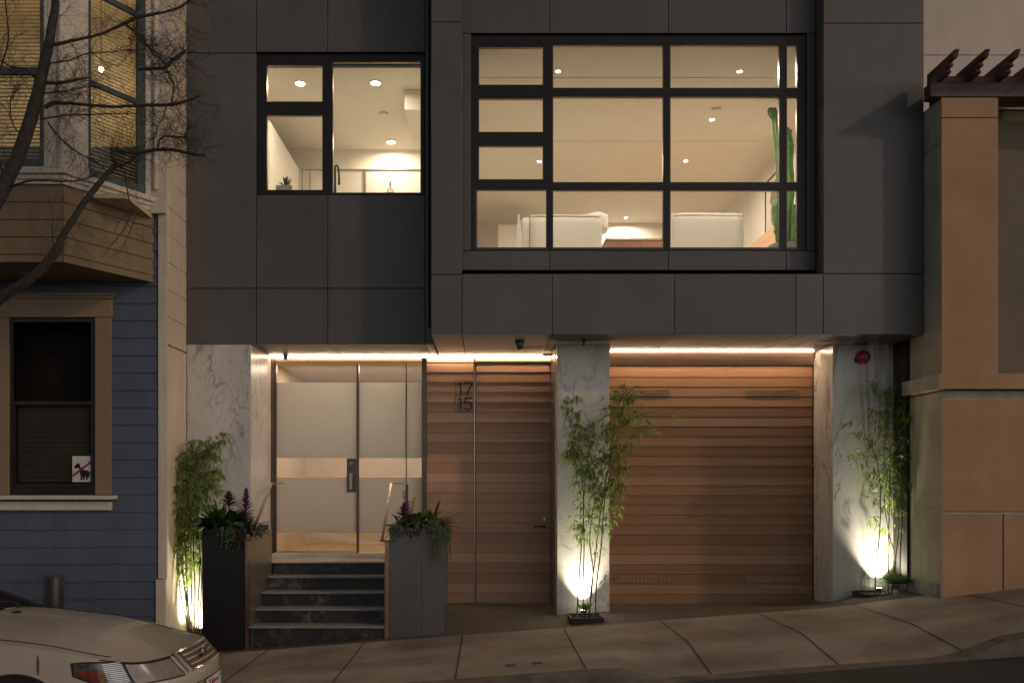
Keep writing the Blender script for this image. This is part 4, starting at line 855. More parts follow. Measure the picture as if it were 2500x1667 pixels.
M_slat=two_side('blind slat',(.34,.28,.17),.6,.05,6,.12)
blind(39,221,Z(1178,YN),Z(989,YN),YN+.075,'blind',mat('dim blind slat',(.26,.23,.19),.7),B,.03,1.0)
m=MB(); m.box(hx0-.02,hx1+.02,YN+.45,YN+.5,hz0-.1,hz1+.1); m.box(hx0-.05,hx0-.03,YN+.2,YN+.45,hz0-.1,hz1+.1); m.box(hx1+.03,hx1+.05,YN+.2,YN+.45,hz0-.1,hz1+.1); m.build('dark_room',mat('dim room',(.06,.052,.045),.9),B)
# sign: no dog fouling
t=thing('window_sign','white sign with a black dog crossed out by a red bar in the low window','sign',(X(201,YN),YN,Z(1176,YN)))
ys=YN+.018
m=MB(); m.pbox(176.5,226,1113,1176,ys,ys+.004,.0); m.build('sign_card',mat('sign card',(.62,.60,.55),.6),t)
def poly(m,pts,Y,d): m.prism([(X(a,Y),Z(b,Y)) for a,b in pts],'y',Y-d,Y)
m=MB()
poly(m,[(181,1139),(186,1133),(191,1130),(195,1133),(196,1140),(193,1143),(189,1142),(184,1144)],ys-.001,.003)
poly(m,[(192,1138),(198,1140),(207,1148),(213,1147),(218,1152),(217,1158),(212,1164),(206,1163),(200,1164),(196,1158),(195,1150)],ys-.0045,.002)
poly(m,[(197,1158),(201,1163),(200,1171),(196,1171),(197,1167)],ys-.001,.003); poly(m,[(203,1162),(207,1163),(206,1171),(202,1171)],ys-.001,.003); poly(m,[(210,1160),(217,1156),(220,1161),(214,1165),(214,1170),(209,1171),(211,1165)],ys-.001,.003)
poly(m,[(216,1152),(221,1153),(224,1149),(222,1147),(225,1147),(225,1152),(221,1156),(217,1156)],ys-.001,.003); m.build('dog_silhouette',M_dark,t)
m=MB(); poly(m,[(178,1158),(178,1164),(225,1128),(225,1122)],ys-.007,.002); m.build('red_bar',mat('red bar',(.22,.02,.04),.6),t)
# bay
N0=Vector((X(154,YB),YB,0)); F0=Vector((X(374,YN),YN,0)); dA=(F0-N0); 
def onA(u,z,off=0):
    n=Vector((dA.y,-dA.x,0)).normalized(); p=N0+dA*u+n*off; return (p.x,p.y,z)
zb=4.393; zm0=5.23; zm1=5.385; ztop=9.8
m=MB(); lap(m,(-9,YB),(N0.x,YB),zb,zm0,.188); m.build('bay_front_siding',M_tan,B)
m=MB(); lap(m,N0,F0,zb,zm0,.188); m.build('bay_side_siding',M_tan,B)
m=MB(); m.prism([(-9,YB+.001),(N0.x,YB+.001),(F0.x-.002,YN-.001),(-9,YN-.001)],'z',zb+.004,zb+.03); m.build('bay_soffit',M_trim2,B)
def wallA(m,u0,u1,z0,z1,o0,o1):
    vs=[onA(u,z,o) for z in (z0,z1) for (u,o) in ((u0,o1),(u1,o1),(u1,o0),(u0,o0))]
    m.add(vs,[(0,3,2,1),(4,5,6,7),(0,1,5,4),(1,2,6,5),(2,3,7,6),(3,0,4,7)])
m=MB(); wallA(m,-.03,1.09,zm0,zm0+.05,0,.03); wallA(m,-.03,1.09,zm0+.051,zm0+.1,0,.05); wallA(m,-.04,1.12,zm0+.101,zm1,0,.085)
m.box(-9,N0.x+.01,YB-.03,YB,zm0,zm0+.05); m.box(-9,N0.x+.03,YB-.05,YB,zm0+.051,zm0+.1); m.box(-9,N0.x+.05,YB-.085,YB,zm0+.101,zm1); m.pbox(366,404,487,520,YN-.08,YN-.04); m.build('bay_cornice',M_trim,B)
m=MB(); wallA(m,0,.27,zm1,ztop,-.05,.0); wallA(m,.90,1.0,zm1,ztop,-.05,.0); wallA(m,.27,.90,zm1,5.42,-.05,0); m.pbox(106,154,-400,408,YB,YB+.05); m.pbox(-300,106,405,425,YB,YB+.05)
m.pbox(362,407,-420,500,YN-.03,YN-.002); m.build('bay_trim',M_trim,B)
m=MB(); m.tube([(N0.x-.02,YB+.0,zm1),(N0.x-.02,YB+.0,ztop)],.035,12); m.tube([(X(383,YN),YN-.04,zm1+.1),(X(383,YN),YN-.04,ztop)],.03,12); m.build('bay_bead',M_trim,B)
m=MB(); wallA(m,.27,.81,5.42,5.50,-.03,.012); wallA(m,.81,.90,5.42,ztop,-.03,.014); wallA(m,.262,.283,5.50,ztop,-.03,.012); wallA(m,.283,.81,6.435,6.495,-.028,.01); wallA(m,.283,.81,7.46,7.52,-.028,.01); aw=m.build('bay_window_frame',M_teal,B)
m=MB(); wallA(m,.284,.81,5.501,6.434,-.02,-.015); wallA(m,.284,.81,6.496,7.459,-.01,-.005); m.build('pane',M_glass,aw)
m=MB(); m.pbox(97,106,-400,404,YB-.01,YB+.04); m.pbox(-300,97,164,181,YB-.005,YB+.04); m.pbox(-300,97,388,405,YB-.012,YB+.04); fw=m.build('bay_window_frame',M_teal,B)
m=MB(); m.pbox(-300,97,-400,163,YB+.012,YB+.017); m.pbox(-300,97,181.3,387.5,YB+.02,YB+.025); m.build('pane',M_glass,fw)
blind(0,0,5.5,7.6,0,'blind',M_slat,B,.042,.8,p0=Vector(onA(.27,0,-.05)),p1=Vector(onA(.82,0,-.05)))
blind(-300,104,5.4,7.6,YB+.07,'blind',M_slat,B,.042,.8)
m=MB(); m.box(-7.5,F0.x+.02,11.6,11.65,5.2,8.2); m.box(-7.55,-7.5,YB+.2,11.6,5.2,8.2); m.box(-7.5,F0.x+.0,YB+.2,11.6,5.15,5.2); m.box(-7.5,F0.x,YB+.2,11.6,8.1,8.15); m.box(F0.x+.03,F0.x+.05,YN+.05,11.6,5.2,8.2); m.build('bay_room',mat('bay room paint',(.6,.5,.33),.8),B)
pb=Vector((X(247,10.6),10.6,Z(170,10.6))); lt=thing('hanging_globe_lamp','bright lamp glowing behind the blinds of the angled bay window','lamp',pb)
m=MB(); m.smooth=True; bmm=bmesh.new(); bmesh.ops.create_uvsphere(bmm,u_segments=20,v_segments=12,radius=.028); m.add([v.co+pb for v in bmm.verts],[[v.index for v in f.verts] for f in bmm.faces]); bmm.free(); m.build('globe',emis('globe bulb',(1,.8,.5),70),lt)
m=MB(); m.tube([pb+Vector((0,0,.046)),(pb.x,pb.y,8.09)],.005,6); m.build('cord',M_frame,lt)
lamp('POINT','globe_bulb',(pb.x-.25,pb.y+.3,pb.z+.1),12,(1,.74,.42),lt,shadow_soft_size=.06)
lamp('POINT','room_bulb',(-6.3,10.6,7.0),9,(1,.74,.42),B,shadow_soft_size=.1)
SUN_E=.5; SUN_C=(1,.64,.40); SKY=.099
# ------------------------------------------------------------ right neighbour
RX=5.19; RY=10.07
M_stuc=mat('ochre stucco',(.41,.25,.14),.75,0,.12,1.6,streak=.05,bump=.12,bscale=160)
M_stuc2=mat('pale stucco',(.66,.58,.51),.8,0,.08,1.2,streak=.08,bump=.1,bscale=160)
M_ol=mat('grey green stucco',(.46,.43,.33),.8,0,.14,2,streak=.2,bump=.1,bscale=120)
M_beam=mat('dark brown timber',(.10,.06,.05),.6,0,.25,6)
G=thing('ochre_house','ochre stucco house with a square column, ledge and brown timber pergola','house',(7,RY,.6))
def jp(m,px0,px1,py0,py1,Y,th=.02,b=.004): m.pbox(px0,px1,py0,py1,Y,Y+th,b)
m=MB(); m.box(RX+.005,12,RY+.021,13,-.5,3.06); m.box(X(2300,RY)+.002,X(2437,RY)-.002,RY+.021,RY+1.6,3.2,Z(237,RY)-.003); m.build('wall_core',M_ol,G)
m=MB(); jp(m,2300,2620,974,1248,RY); jp(m,2300,2447,1254,1480,RY); jp(m,2451,2620,1254,1480,RY); jp(m,2299,2437,289,927,RY); jp(m,2299,2437,237,287,RY); m.build('front_wall',M_stuc,G)
m=MB(); m.box(RX-.002,RX+.004,RY+.003,10.825,.2,1.72); m.box(RX-.002,RX+.004,RY+.003,10.825,1.73,3.05); m.box(RX-.002,X(2299,RY)+.0,RY+.003,10.825,3.25,5.9); m.box(RX-.002,X(2299,RY),RY+.003,10.825,5.91,Z(237,RY)-.002); m.build('side_wall',M_ol,G)
m=MB(); m.box(RX-.03,RX-.003,RY+.06,10.82,.2,sw(5.2)+.16); m.build('plinth',mat('plinth concrete',(.30,.30,.28),.85,0,.2,8),G)
m=MB(); m.box(RX-.086,12,RY-.10,10.85,3.07,3.245,.006); m.build('ledge',M_stuc,G); m=MB(); m.box(RX-.09,RX-.0865,RY-.098,10.845,3.074,3.241); m.build('lit_ledge_end',M_ol,G)  # thin paler sheet paints the lit left end of the ledge
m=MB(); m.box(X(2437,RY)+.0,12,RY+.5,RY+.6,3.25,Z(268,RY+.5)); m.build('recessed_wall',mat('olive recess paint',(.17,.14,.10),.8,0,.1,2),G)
m=MB(); m.box(X(2437,RY)+.001,12,RY+.48,RY+.56,Z(267,RY+.48),Z(252,RY+.48)); m.build('recess_frieze',M_stuc2,G)
m=MB(); m.box(4.6,14,12.6,12.7,3,Z(136,12.6)); m.box(4.6,14,12.6,12.7,Z(134,12.6),12); m.build('upper_wall',M_stuc2,G)
P=thing('pergola','dark brown timber pergola beam with notched rafter tails above the ochre column','pergola',(5.6,RY,6.5))
yb=RY-.02
m=MB(); m.box(X(2272,yb),12,yb,yb+.16,Z(236,yb),Z(201,yb),.004); m.box(X(2300,yb)+.0,12,yb+.18,yb+.3,Z(252,yb+.18),Z(222,yb),.004); m.build('beam',M_beam,P)
m=MB(); m.box(X(2284,yb),12,yb+.02,yb+.14,Z(199,yb),Z(184,yb),.004); m.build('top_plate',mat('reddish brown timber',(.22,.12,.085),.6,0,.2,6),P)  # top plate is a redder timber than the beam
for i in range(5):
    x=X(2294+72*i,yb); z0=Z(200,yb)
    # profile in Y,z : rafter tail reaching toward the street, notched end
    t0=yb+.25; pr=[(t0,z0+.005),(yb-.03,z0+.005),(yb-.13,z0+.0),(yb-.20,z0+.02),(yb-.165,z0+.07),(yb-.25,z0+.065),(yb-.215,z0+.12),(yb-.32,z0+.12),(yb-.37,z0+.19),(t0,z0+.19)]
    m=MB(); m.prism(pr,'x',x-.02,x+.03); m.build('rafter',M_beam if i%2 else M_beam,P)
# ------------------------------------------------------------ bollard
pb=(X(131,9.3),9.3,sw(X(131,9.3),9.3)); t=thing('bollard','dark round post standing on the pavement behind the white car','bollard',pb)
zt=Z(1406,9.3); m=MB(); m.smooth=True; m.lathe((pb[0],pb[1],0),[(.098,pb[2]-.02),(.098,zt-.01),(.092,zt)],28); m.build('post',mat('dark green post paint',(.03,.035,.028),.4,0,.4,8,bump=.1),t)
m=MB(); m.lathe((pb[0],pb[1],0),[(.098,zt+.0005),(.094,zt+.006),(.0,zt+.007)],28); m.build('cap',mat('worn post top',(.12,.11,.08),.7,0,.4,20),t)
# ------------------------------------------------------------ bare tree
M_bark=mat('bark',(.042,.036,.032),.85,0,.35,14,bump=.6,bscale=60)
TY=8.7; T=thing('street_tree','bare street tree with a leaning trunk and a tangle of fine twigs','tree',(X(-330,TY),TY,sw(X(-330,TY),TY)))
rr=random.Random(42)
def limb(pts,rad,name='limb',jit=.0):
    P=dens([at(a,b,TY+c) for a,b,c in pts],5); R=densr([r*TY/F for r in rad],5)
    P=[p+Vector((rr.uniform(-1,1),rr.uniform(-1,1),rr.uniform(-1,1)))*jit for p in P]
    m=MB(); m.smooth=True; m.tube(P,R,9); m.build(name,M_bark,T); return P,R
gz=VY+(CZ-sw(-6))*F/TY
limbs=[]
limbs.append(limb([(-330,gz,.0),(-250,1200,.0),(-170,850,0),(-90,640,0),(0,470,0),(45,380,0),(82,270,0),(103,180,0),(122,90,0),(136,0,0),(150,-150,0),(170,-420,.2)],[42,34,28,22,18,16,15,13,11,9,8,4],'trunk',.004))
B1=[(-190,900,.05),(-90,800,0),(0,728,-.05),(60,690,-.1),(105,652,-.12),(138,612,-.12),(160,565,-.12),(198,505,-.1),(238,452,-.1),(272,415,-.1),(286,400,-.1)]
limbs.append(limb(B1,[24,17,13,11,11,11,8,7.5,7,6,5.5],'limb',.004))
L=[([(286,400,-.1),(276,388,-.1),(275,374,-.1),(290,368,-.1),(332,374,-.1),(380,366,-.1),(430,367,-.15),(478,378,-.2),(500,379,-.2)],[5.5,5.5,5,4.5,4,4,4,3,2]),
 ([(290,408,-.1),(320,394,-.15),(334,380,-.15)],[3,2,1.2]),
 ([(112,262,0),(130,252,0),(160,252,0),(210,256,0),(280,260,0),(350,258,0),(420,255,-.1),(460,246,-.1),(490,234,-.1)],[6,5,4,3.5,3.5,3.5,4,3.5,2]),
 ([(128,110,0),(185,98,0),(250,82,0),(310,55,0),(330,45,0),(380,35,0),(430,22,0),(458,5,0),(480,-10,0)],[5,3.5,3,4,3.5,3,2.5,2.5,1.5]),
 ([(340,170,0),(372,168,0),(404,165,0),(418,150,0),(435,138,0),(453,124,0)],[4,4,4,5,4,2]),
 ([(108,203,0),(150,202,0),(175,198,0),(215,190,0)],[5,4,3.5,1.5]),
 ([(120,155,0),(170,148,0),(215,130,0),(270,128,-.05),(320,120,0)],[2,1.6,1.6,1.2,.8]),
 ([(108,228,0),(160,222,0),(215,212,0),(250,214,0)],[2,1.6,1.2,.6]),
 ([(100,292,0),(150,283,0),(210,280,0),(300,278,0),(344,276,0)],[2,1.8,1.6,1.2,.8]),
 ([(118,300,0),(150,340,0),(190,372,0),(235,395,0),(262,420,0)],[2.4,2,1.8,1.6,.9]),
 ([(385,363,-.1),(390,342,-.1),(410,333,-.1),(448,335,-.1),(458,318,-.1),(469,304,-.15)],[3,2.2,2.2,2,1.8,1]),
 ([(405,262,0),(400,285,0),(385,310,0),(375,345,0)],[1.4,1.2,1,.6]),
 ([(418,255,-.05),(424,210,0),(415,190,0),(398,150,0),(372,130,0),(345,90,0),(305,60,0)],[1.6,1.6,2,2,1.8,2,2.4]),
 ([(310,60,0),(340,95,0),(360,115,0),(392,135,0),(408,150,0)],[2,1.6,1.4,1.2,1]),
 ([(28,455,0),(80,440,-.1),(150,443,-.15),(200,440,-.15),(250,420,-.1)],[3,2.4,2,1.6,1.2]),
 ([(304,412,-.1),(309,450,-.15),(313,480,-.15),(322,510,-.15),(305,555,-.15),(270,600,-.15),(250,628,-.15)],[1.8,1.6,1.5,1.4,1.2,1,.6]),
 ([(312,488,-.15),(330,510,-.15),(325,545,-.15),(295,610,-.15),(270,628,-.15)],[1.2,1.1,1,.8,.5]),
 ([(155,575,-.12),(165,562,-.12),(172,548,-.12)],[2,1.6,1]),([(222,478,-.1),(238,490,-.12),(244,486,-.12)],[3,2,.8]),
 ([(136,612,-.12),(128,590,-.12),(128,520,-.12),(118,480,-.12)],[1.5,1.2,1,.6]),
 ([(95,200,0),(60,170,.1),(20,160,.1),(-30,120,.1)],[3,2,1.6,1]),([(60,340,0),(30,300,0),(28,240,0),(60,200,0)],[2,1.6,1.2,.6]),([(10,440,0),(-20,300,.1),(-10,200,.1),(20,100,.1),(10,-20,.1)],[4,3,2.4,2,1.4])]
for p,r in L: limbs.append(limb(p,r,'limb',.003))
tw=MB(); cnt=0
def twig(p,d,Ln,r,depth):
    global cnt
    pts=[p]; n=5; curl=Vector((rr.uniform(-1,1),rr.uniform(-.5,.5),rr.uniform(-1,1)))*.55
    for i in range(n):
        d=(d+curl*.35+Vector((rr.uniform(-1,1),rr.uniform(-1,1),rr.uniform(-1,1)))*.16).normalized(); pts.append(pts[-1]+d*Ln/n)
    tw.tube(pts,[r*(1-.7*i/n) for i in range(n+1)],3,False); cnt+=1
    if depth>0:
        for k in range(rr.randint(2,4)):
            i=rr.randint(1,n); dd=(d*.6+Vector((rr.uniform(-1,1),rr.uniform(-.7,.7),rr.uniform(-1,1)))).normalized(); twig(pts[i],dd,Ln*rr.uniform(.45,.85),r*.65,depth-1)
for li,(P,R) in enumerate(limbs):
    for i in range(2,len(P)-1):
        q=P[i]; px=VX+q.x*F/q.y; py=VY-(q.z-CZ)*F/q.y
        if px<-60 or py>700 or py<-60: continue
        if li==0: k=2 if py<330 else 0
        elif li==1: k=1 if rr.random()<.28 else 0
        elif py<400: k=rr.choice((1,2,2,3)) 
        elif py<450: k=1 if rr.random()<.35 else 0
        else: k=1 if rr.random()<.15 else 0
        t=(P[i]-P[i-1]).normalized()
        for _ in range(k):
            d=(t*.5+Vector((rr.uniform(-1,1),rr.uniform(-.5,.5),rr.uniform(-1,1)))).normalized(); twig(q,d,rr.uniform(.12,.42),rr.uniform(.0018,.0034),2 if rr.random()<.6 else 1)
tg=tw.build('twigs',M_bark,T,fix=False); tg['kind']='stuff'
print('twigs',cnt)
# ------------------------------------------------------------ car
M_car=mat('pearl car paint',(.46,.41,.345),.32,0,.04,3,spec=.6,coat=.5)
M_rub=mat('rubber',(.015,.015,.016),.7)
M_chrome=mat('chrome',(.6,.58,.55),.15,1,.05)
XN=-2.10; YC=6.63
C=thing('parked_car','cream saloon car parked at the kerb, only its bonnet and headlamp in view','car',(XN-2.7,YC,rz(XN-2.7,YC)))
PL=[(a*.95,b*.76) for a,b in [(0,0),(.005,.2),(.03,.4),(.08,.56),(.17,.70),(.30,.80),(.48,.88),(.75,.935),(1.1,.965),(1.7,.98),(2.4,.985),(3.4,.985),(4.4,.96),(5.0,.86),(5.25,.70),(5.32,.4),(5.34,0)]]
def cr(P,n):
    Q=[Vector((a,b,0)) for a,b in P]; D=[Q[0]]
    out=dens(Q,8); L_=[0]
    for a,b in zip(out[:-1],out[1:]): L_.append(L_[-1]+(b-a).length)
    res=[]
    for k in range(n+1):
        t=L_[-1]*k/n; i=max(j for j in range(len(L_)) if L_[j]<=t+1e-9); i=min(i,len(L_)-2); f=(t-L_[i])/max(1e-9,L_[i+1]-L_[i]); q=out[i]+(out[i+1]-out[i])*f; res.append((q.x,q.y))
    return res
def interp(x,xs_,ys_):
    if x<=xs_[0]: return ys_[0]
    for a,b,c,d in zip(xs_[:-1],xs_[1:],ys_[:-1],ys_[1:]):
        if x<=b: t=(x-a)/(b-a); t=t*t*(3-2*t)*.5+t*.5; return c+(d-c)*t
    return ys_[-1]
_W=[(v.x,v.y) for v in dens([(a,b,0) for a,b in [(0,.735),(.22,.74),(.47,.795),(.82,.885),(1.2,.96),(1.6,1.03),(2.2,1.09),(3.3,1.12),(4.4,1.12),(5.1,1.06)]],10)]
def wtop(u):
    for (a,b),(c,e) in zip(_W[:-1],_W[1:]):
        if u<=c: return b+(e-b)*(u-a)/max(1e-6,c-a)
    return _W[-1][1]
def crown(u): return interp(u,[0,.3,1.0,1.9],[.0,.035,.06,.05])
PC=cr(PL,120)
vi=lambda v: min(range(0,60),key=lambda i:abs(PC[i][1]-v) if PC[i][0]<1.5 else 9)
ui=lambda u: min(range(8,80),key=lambda i:abs(PC[i][0]-u))
def side(u,v,w,sgn,off=0):
    # inset of the upper body over the bumper, tumblehome
    k=max(0,(w-.60)/.2); k=min(k,2.0); nose=max(0,1-u/1.0)
    du=.17*k*nose**1.5 + (.10*max(0,(.40-w)/.2)*nose)
    dv=.02*max(0,(w-.7))*1.0+(.03*max(0,(.45-w)/.25)) - .012*math.exp(-((w-.62)/.05)**2)*nose*0
    bulge=.02*math.exp(-((w-.52)/.10)**2)*nose
    u2=u+du-bulge; v2=max(0,v-dv*min(1,v/.5))
    return Vector((XN-u2,YC-sgn*v2,rz(XN-u2,YC)+w))
def P3(i,w,sgn,off=0):
    u,v=PC[i]; p=side(u,v,w,sgn)
    if off:
        i2=min(i+1,120); i1=max(i-1,0); a=side(*PC[i1],w,sgn); b=side(*PC[i2],w,sgn); t=(b-a).normalized(); n=Vector((t.y,-t.x,0)).normalized()
        if n.x*(p.x-(XN-2.6))+n.y*(p.y-YC)<0: n=-n
        p=p+n*off
    return p
m=MB(); m.smooth=True
seq=[(i,1) for i in range(120,0,-1)]+[(i,-1) for i in range(0,120)]
WL=14; vs=[]
arch=lambda u,w: any((u-c)**2+(w-.36)**2<.40**2 for c in (1.06,4.03))
for k in range(WL+1):
    for (i,s) in seq:
        wt=wtop(PC[i][0]); w=.22+(wt-.22)*k/WL; vs.append(P3(i,w,s))
n=len(seq); fs=[]
for k in range(WL):
    for j in range(n-1):
        i=seq[j][0]; wt=wtop(PC[i][0]); w=.22+(wt-.22)*(k+.5)/WL
        fs.append((k*n+j,k*n+j+1,(k+1)*n+j+1,(k+1)*n+j))
m.add(vs,fs)
m.build('body',M_car,C,fix=False)
# bonnet with crown (from nose line to cowl), a lip proud of the wings
idx=[i for i in range(0,120) if PC[i][0]<1.70]
def bonnet(i,q,lift=0):
    u,v=PC[i]; a=P3(i,wtop(u),1); b=P3(i,wtop(u),-1); p=a+(b-a)*(q+1)/2; nz=crown(u)*(1-abs(q)**2.2)
    lead=max(0,.30-u)/.30; p.x-=.05*lead*(1-abs(q)**2)*0; p.z+=nz+lift; return p
m=MB(); m.smooth=True; vs=[]; NQ=28
for i in idx:
    for j in range(NQ+1): vs.append(bonnet(i,-1+2*j/NQ))
m.add(vs,[(r*(NQ+1)+j,r*(NQ+1)+j+1,(r+1)*(NQ+1)+j+1,(r+1)*(NQ+1)+j) for r in range(len(idx)-1) for j in range(NQ)]); m.build('bonnet',M_car,C,fix=False)
# shut lines
m=MB()
for s in (1,-1):
    pts=[bonnet(i,-s*.90,.002) for i in idx if PC[i][0]>.40]; m.tube(pts,.0035,4)
    m.tube([P3(i,wtop(PC[i][0])-.004,s,.004) for i in range(vi(.33),ui(.47)+1)],.0045,5)
m.tube([P3(i,wtop(PC[i][0])+.004,1,.006) for i in range(vi(.33),0,-1)]+[P3(i,wtop(PC[i][0])+.004,-1,.006) for i in range(0,vi(.33))],.004,5)
m.build('shut_line',M_rub,C)
ic=[i for i in idx][-1]
m=MB()
for q in (-.45,.15): m.box(*(lambda p:(p.x-.02,p.x+.03,p.y-.03,p.y+.03,p.z-.01,p.z+.008))(bonnet([i for i in idx if PC[i][0]<1.55][-1],q)))
m.build('washer_jet',M_rub,C)
# cabin
uw=[(1.70,1.03,.80),(2.6,1.48,.62),(2.85,1.52,.60),(3.7,1.51,.58),(4.1,1.42,.60),(4.6,1.13,.72)]
def rp(u,w,v,s): return Vector((XN-u,YC-s*v,rz(XN-u,YC)+w))
m=MB(); m.smooth=True
def strip(m,A,Bp,off=0): 
    m.quad(*[p for p in A],*[p for p in Bp][::-1])
rows_=[[rp(u,w+.05*(1-(q/1.0)**2),v*q,1) for q in [-1+2*j/10 for j in range(11)]] for u,w,v in uw]
vs=[p for r in rows_ for p in r]; m.add(vs[11:],[(r*11+j,r*11+j+1,(r+1)*11+j+1,(r+1)*11+j) for r in range(len(uw)-2) for j in range(10) if r<3]); m.build('roof',M_car,C,fix=False)
Mcg=glass('car glass',(.25,.28,.27),.12)
m=MB(); m.smooth=True; m.add(vs[:22],[(j,j+1,12+j,11+j) for j in range(10)]); m.add(vs[44:66],[(j,j+1,12+j,11+j) for j in range(10)]); 
for s in (1,-1):
    a=[rp(1.8,1.05,.80,s),rp(4.5,1.11,.78,s),rp(4.0,1.41,.61,s),rp(2.63,1.46,.635,s)]; m.quad(*a)
m.build('windows',Mcg,C,fix=False)
for s in (1,-1):
    for a,b,r in ((rp(1.66,1.03,.80,s),rp(2.61,1.49,.635,s),.022),(rp(3.2,1.1,.80,s),rp(3.2,1.50,.60,s),.025),(rp(4.6,1.12,.76,s),rp(4.0,1.46,.60,s),.03)):
        m=MB(); m.tube([a,b],r,6); m.build('window_pillar',M_rub,C)
m=MB(); m.box(XN-4.6,XN-1.9,YC-.66,YC+.66,rz(XN-3,YC)+.5,rz(XN-3,YC)+.95); m.tube([rp(1.74,1.04,.66,1),rp(1.74,1.07,0,1),rp(1.74,1.04,.66,-1)],.03,6); m.build('interior',M_rub,C)
m=MB()
for (a,b) in ((-.12,.55),(-.62,.0)): m.tube([rp(1.76,1.095,a,1),rp(1.9,1.165,(a+b)/2,1),rp(1.84,1.14,b,1)],.008,5)
m.build('wiper',M_rub,C)
for u in (1.06,4.03):
    for s in (1,-1):
        sf=P3(ui(u) if u<2 else min(range(60,110),key=lambda i:abs(PC[i][0]-u)),.5,s); y=sf.y; x=XN-u; z=rz(x,YC)+.355; m=MB(); m.smooth=True
        m.cyl((x,y-s*.014-.02,z),.33,.04,36,axis='y'); wh=m.build('wheel',M_rub,C); m=MB(); m.cyl((x,y-s*.038-.004,z),.235,.008,30,axis='y')
        m.build('rim',M_chrome,wh)
        m=MB(); m.cyl((x,y-.012,z+.01),.385,.024,48,axis='y'); m.build('wheel_arch',M_rub,C); m=MB(); m.smooth=True; m.tube([(x+.395*math.cos(k*math.pi/30),y-s*.006,z+.01+.395*math.sin(k*math.pi/30)) for k in range(31)],.014,6); m.build('arch_lip',M_car,C)
# bumper seam + grille + lamps
def patch(m,i0,i1,s,w0,w1,off,nx=12,nw=6,round_=0):
    vs=[]; 
    for b in range(nw+1):
        for a in range(nx+1):
            fi=i0+(i1-i0)*a/nx; lo=int(math.floor(fi)); hi=min(lo+1,120); f=fi-lo
            W0=w0(fi) if callable(w0) else w0; W1=w1(fi) if callable(w1) else w1; w=W0+(W1-W0)*b/nw
            p=P3(lo,w,s,off)*(1-f)+P3(hi,w,s,off)*f; vs.append(p)
    m.add(vs,[(b*(nx+1)+a,b*(nx+1)+a+1,(b+1)*(nx+1)+a+1,(b+1)*(nx+1)+a) for b in range(nw) for a in range(nx)])
gi=vi(.31)
m=MB(); m.smooth=True
for s in (1,-1): patch(m,0,gi,s,.615,.745,.008)
gr=m.build('grille',mat('grille black',(.015,.016,.018),.4),C,fix=False)
m=MB(); m.smooth=True
for s in (1,-1):
    patch(m,0,gi,s,.738,.753,.016,nw=1); patch(m,0,gi,s,.607,.618,.016,nw=1); patch(m,gi,gi+.9,s,.607,.753,.016,nx=2,nw=3)
m.build('grille_surround',M_chrome,gr,fix=False)
m=MB(); m.smooth=True
for s in (1,-1):
    for w in (.645,.680,.712): patch(m,0,gi-.6,s,w-.0045,w+.0045,.018,nw=1)
m.build('grille_bar',mat('grille silver',(.38,.37,.36),.3,.8),gr,fix=False)
m=MB(); c0=P3(0,.682,1,.03)
def ring(a,b,dz,r=.006,dy=0):
    m.tube([c0+Vector((.0,a*math.cos(k*.3142)+dy,dz+b*math.sin(k*.3142))) for k in range(21)],r,5)
ring(.062,.042,0); ring(.022,.040,0); ring(.040,.016,.02); m.build('badge',mat('badge gold chrome',(.5,.42,.30),.2,1),gr)
h0,h1,hm=vi(.41),ui(.66),ui(.31)
lo=lambda i:.60+ .03*max(0,(i-h0)/(h1-h0)); hi_=lambda i: (wtop(PC[min(119,int(i))][0])*(1-i+int(i))+wtop(PC[min(119,int(i)+1)][0])*(i-int(i)))-.016-.05*max(0,(i-hm)/(h1-hm))**2
def hlo(i): 
    t=(i-h0)/(h1-h0); return .60+.10*max(0,t-.72)/.28
for s,lab in ((1,None),(-1,None)):
    m=MB(); m.smooth=True; patch(m,h0-.35,h1+.35,s,lambda i:hlo(i)-.012,lambda i:hi_(i)+.010,.004,24,6); hl=m.build('headlight',M_rub,C,fix=False)
    m=MB(); m.smooth=True; patch(m,h0,hm-.2,s,hlo,hi_,.010,12,6); m.build('main_lens',mat('headlamp lens',(.26,.22,.18),.12,.0,.25,9,spec=.8,coat=1),hl,fix=False)
    m=MB(); m.smooth=True; patch(m,hm+.1,h1,s,hlo,hi_,.010,16,6); m.build('side_lens',mat('side lamp lens',(.10,.10,.10),.15,.3,.6,30,spec=.8,coat=1),hl,fix=False)
    hr=(hm+h1)/2
    m=MB(); m.smooth=True; patch(m,hr+.2,h1-.6,s,lambda i:hlo(i)+.015,lambda i:hi_(i)-.05,.013,8,4); m.build('amber_reflector',mat('red amber lens',(.17,.03,.015),.25,0,.35,30,coat=1),hl,fix=False)
    m=MB()
    for k in range(11): 
        ww=.625+.013*k; patch(m,hm+.25,hm+.25+(hr-hm)*.75,s,ww,ww+.005,.015,8,1)
    m.build('lens_rib',M_chrome,hl,fix=False)
    m=MB(); m.smooth=True; patch(m,hr-.35,hr+.45,s,.64,.71,.016,3,3); m.build('bulb_glint',mat('amber bulb',(.35,.17,.06),.15,.4,.4,60),hl,fix=False)
m=MB(); m.smooth=True
for s in (1,-1): patch(m,0,ui(.98),s,.500,.508,.006,30,1)
m.build('bumper_seam',M_rub,C,fix=False)
m=MB(); m.smooth=True
for s in (1,-1): patch(m,0,ui(.98),s,.512,.530,.012,30,2)
m.build('bumper_ridge',M_car,C,fix=False)
c1=P3(0,.42,1,.03); plw=.165
m=MB(); m.box(c1.x,c1.x+.008,YC-plw,YC+plw,c1.z-.075,c1.z+.085,.003); plt=m.build('number_plate',mat('plate white',(.62,.60,.58),.5),C)
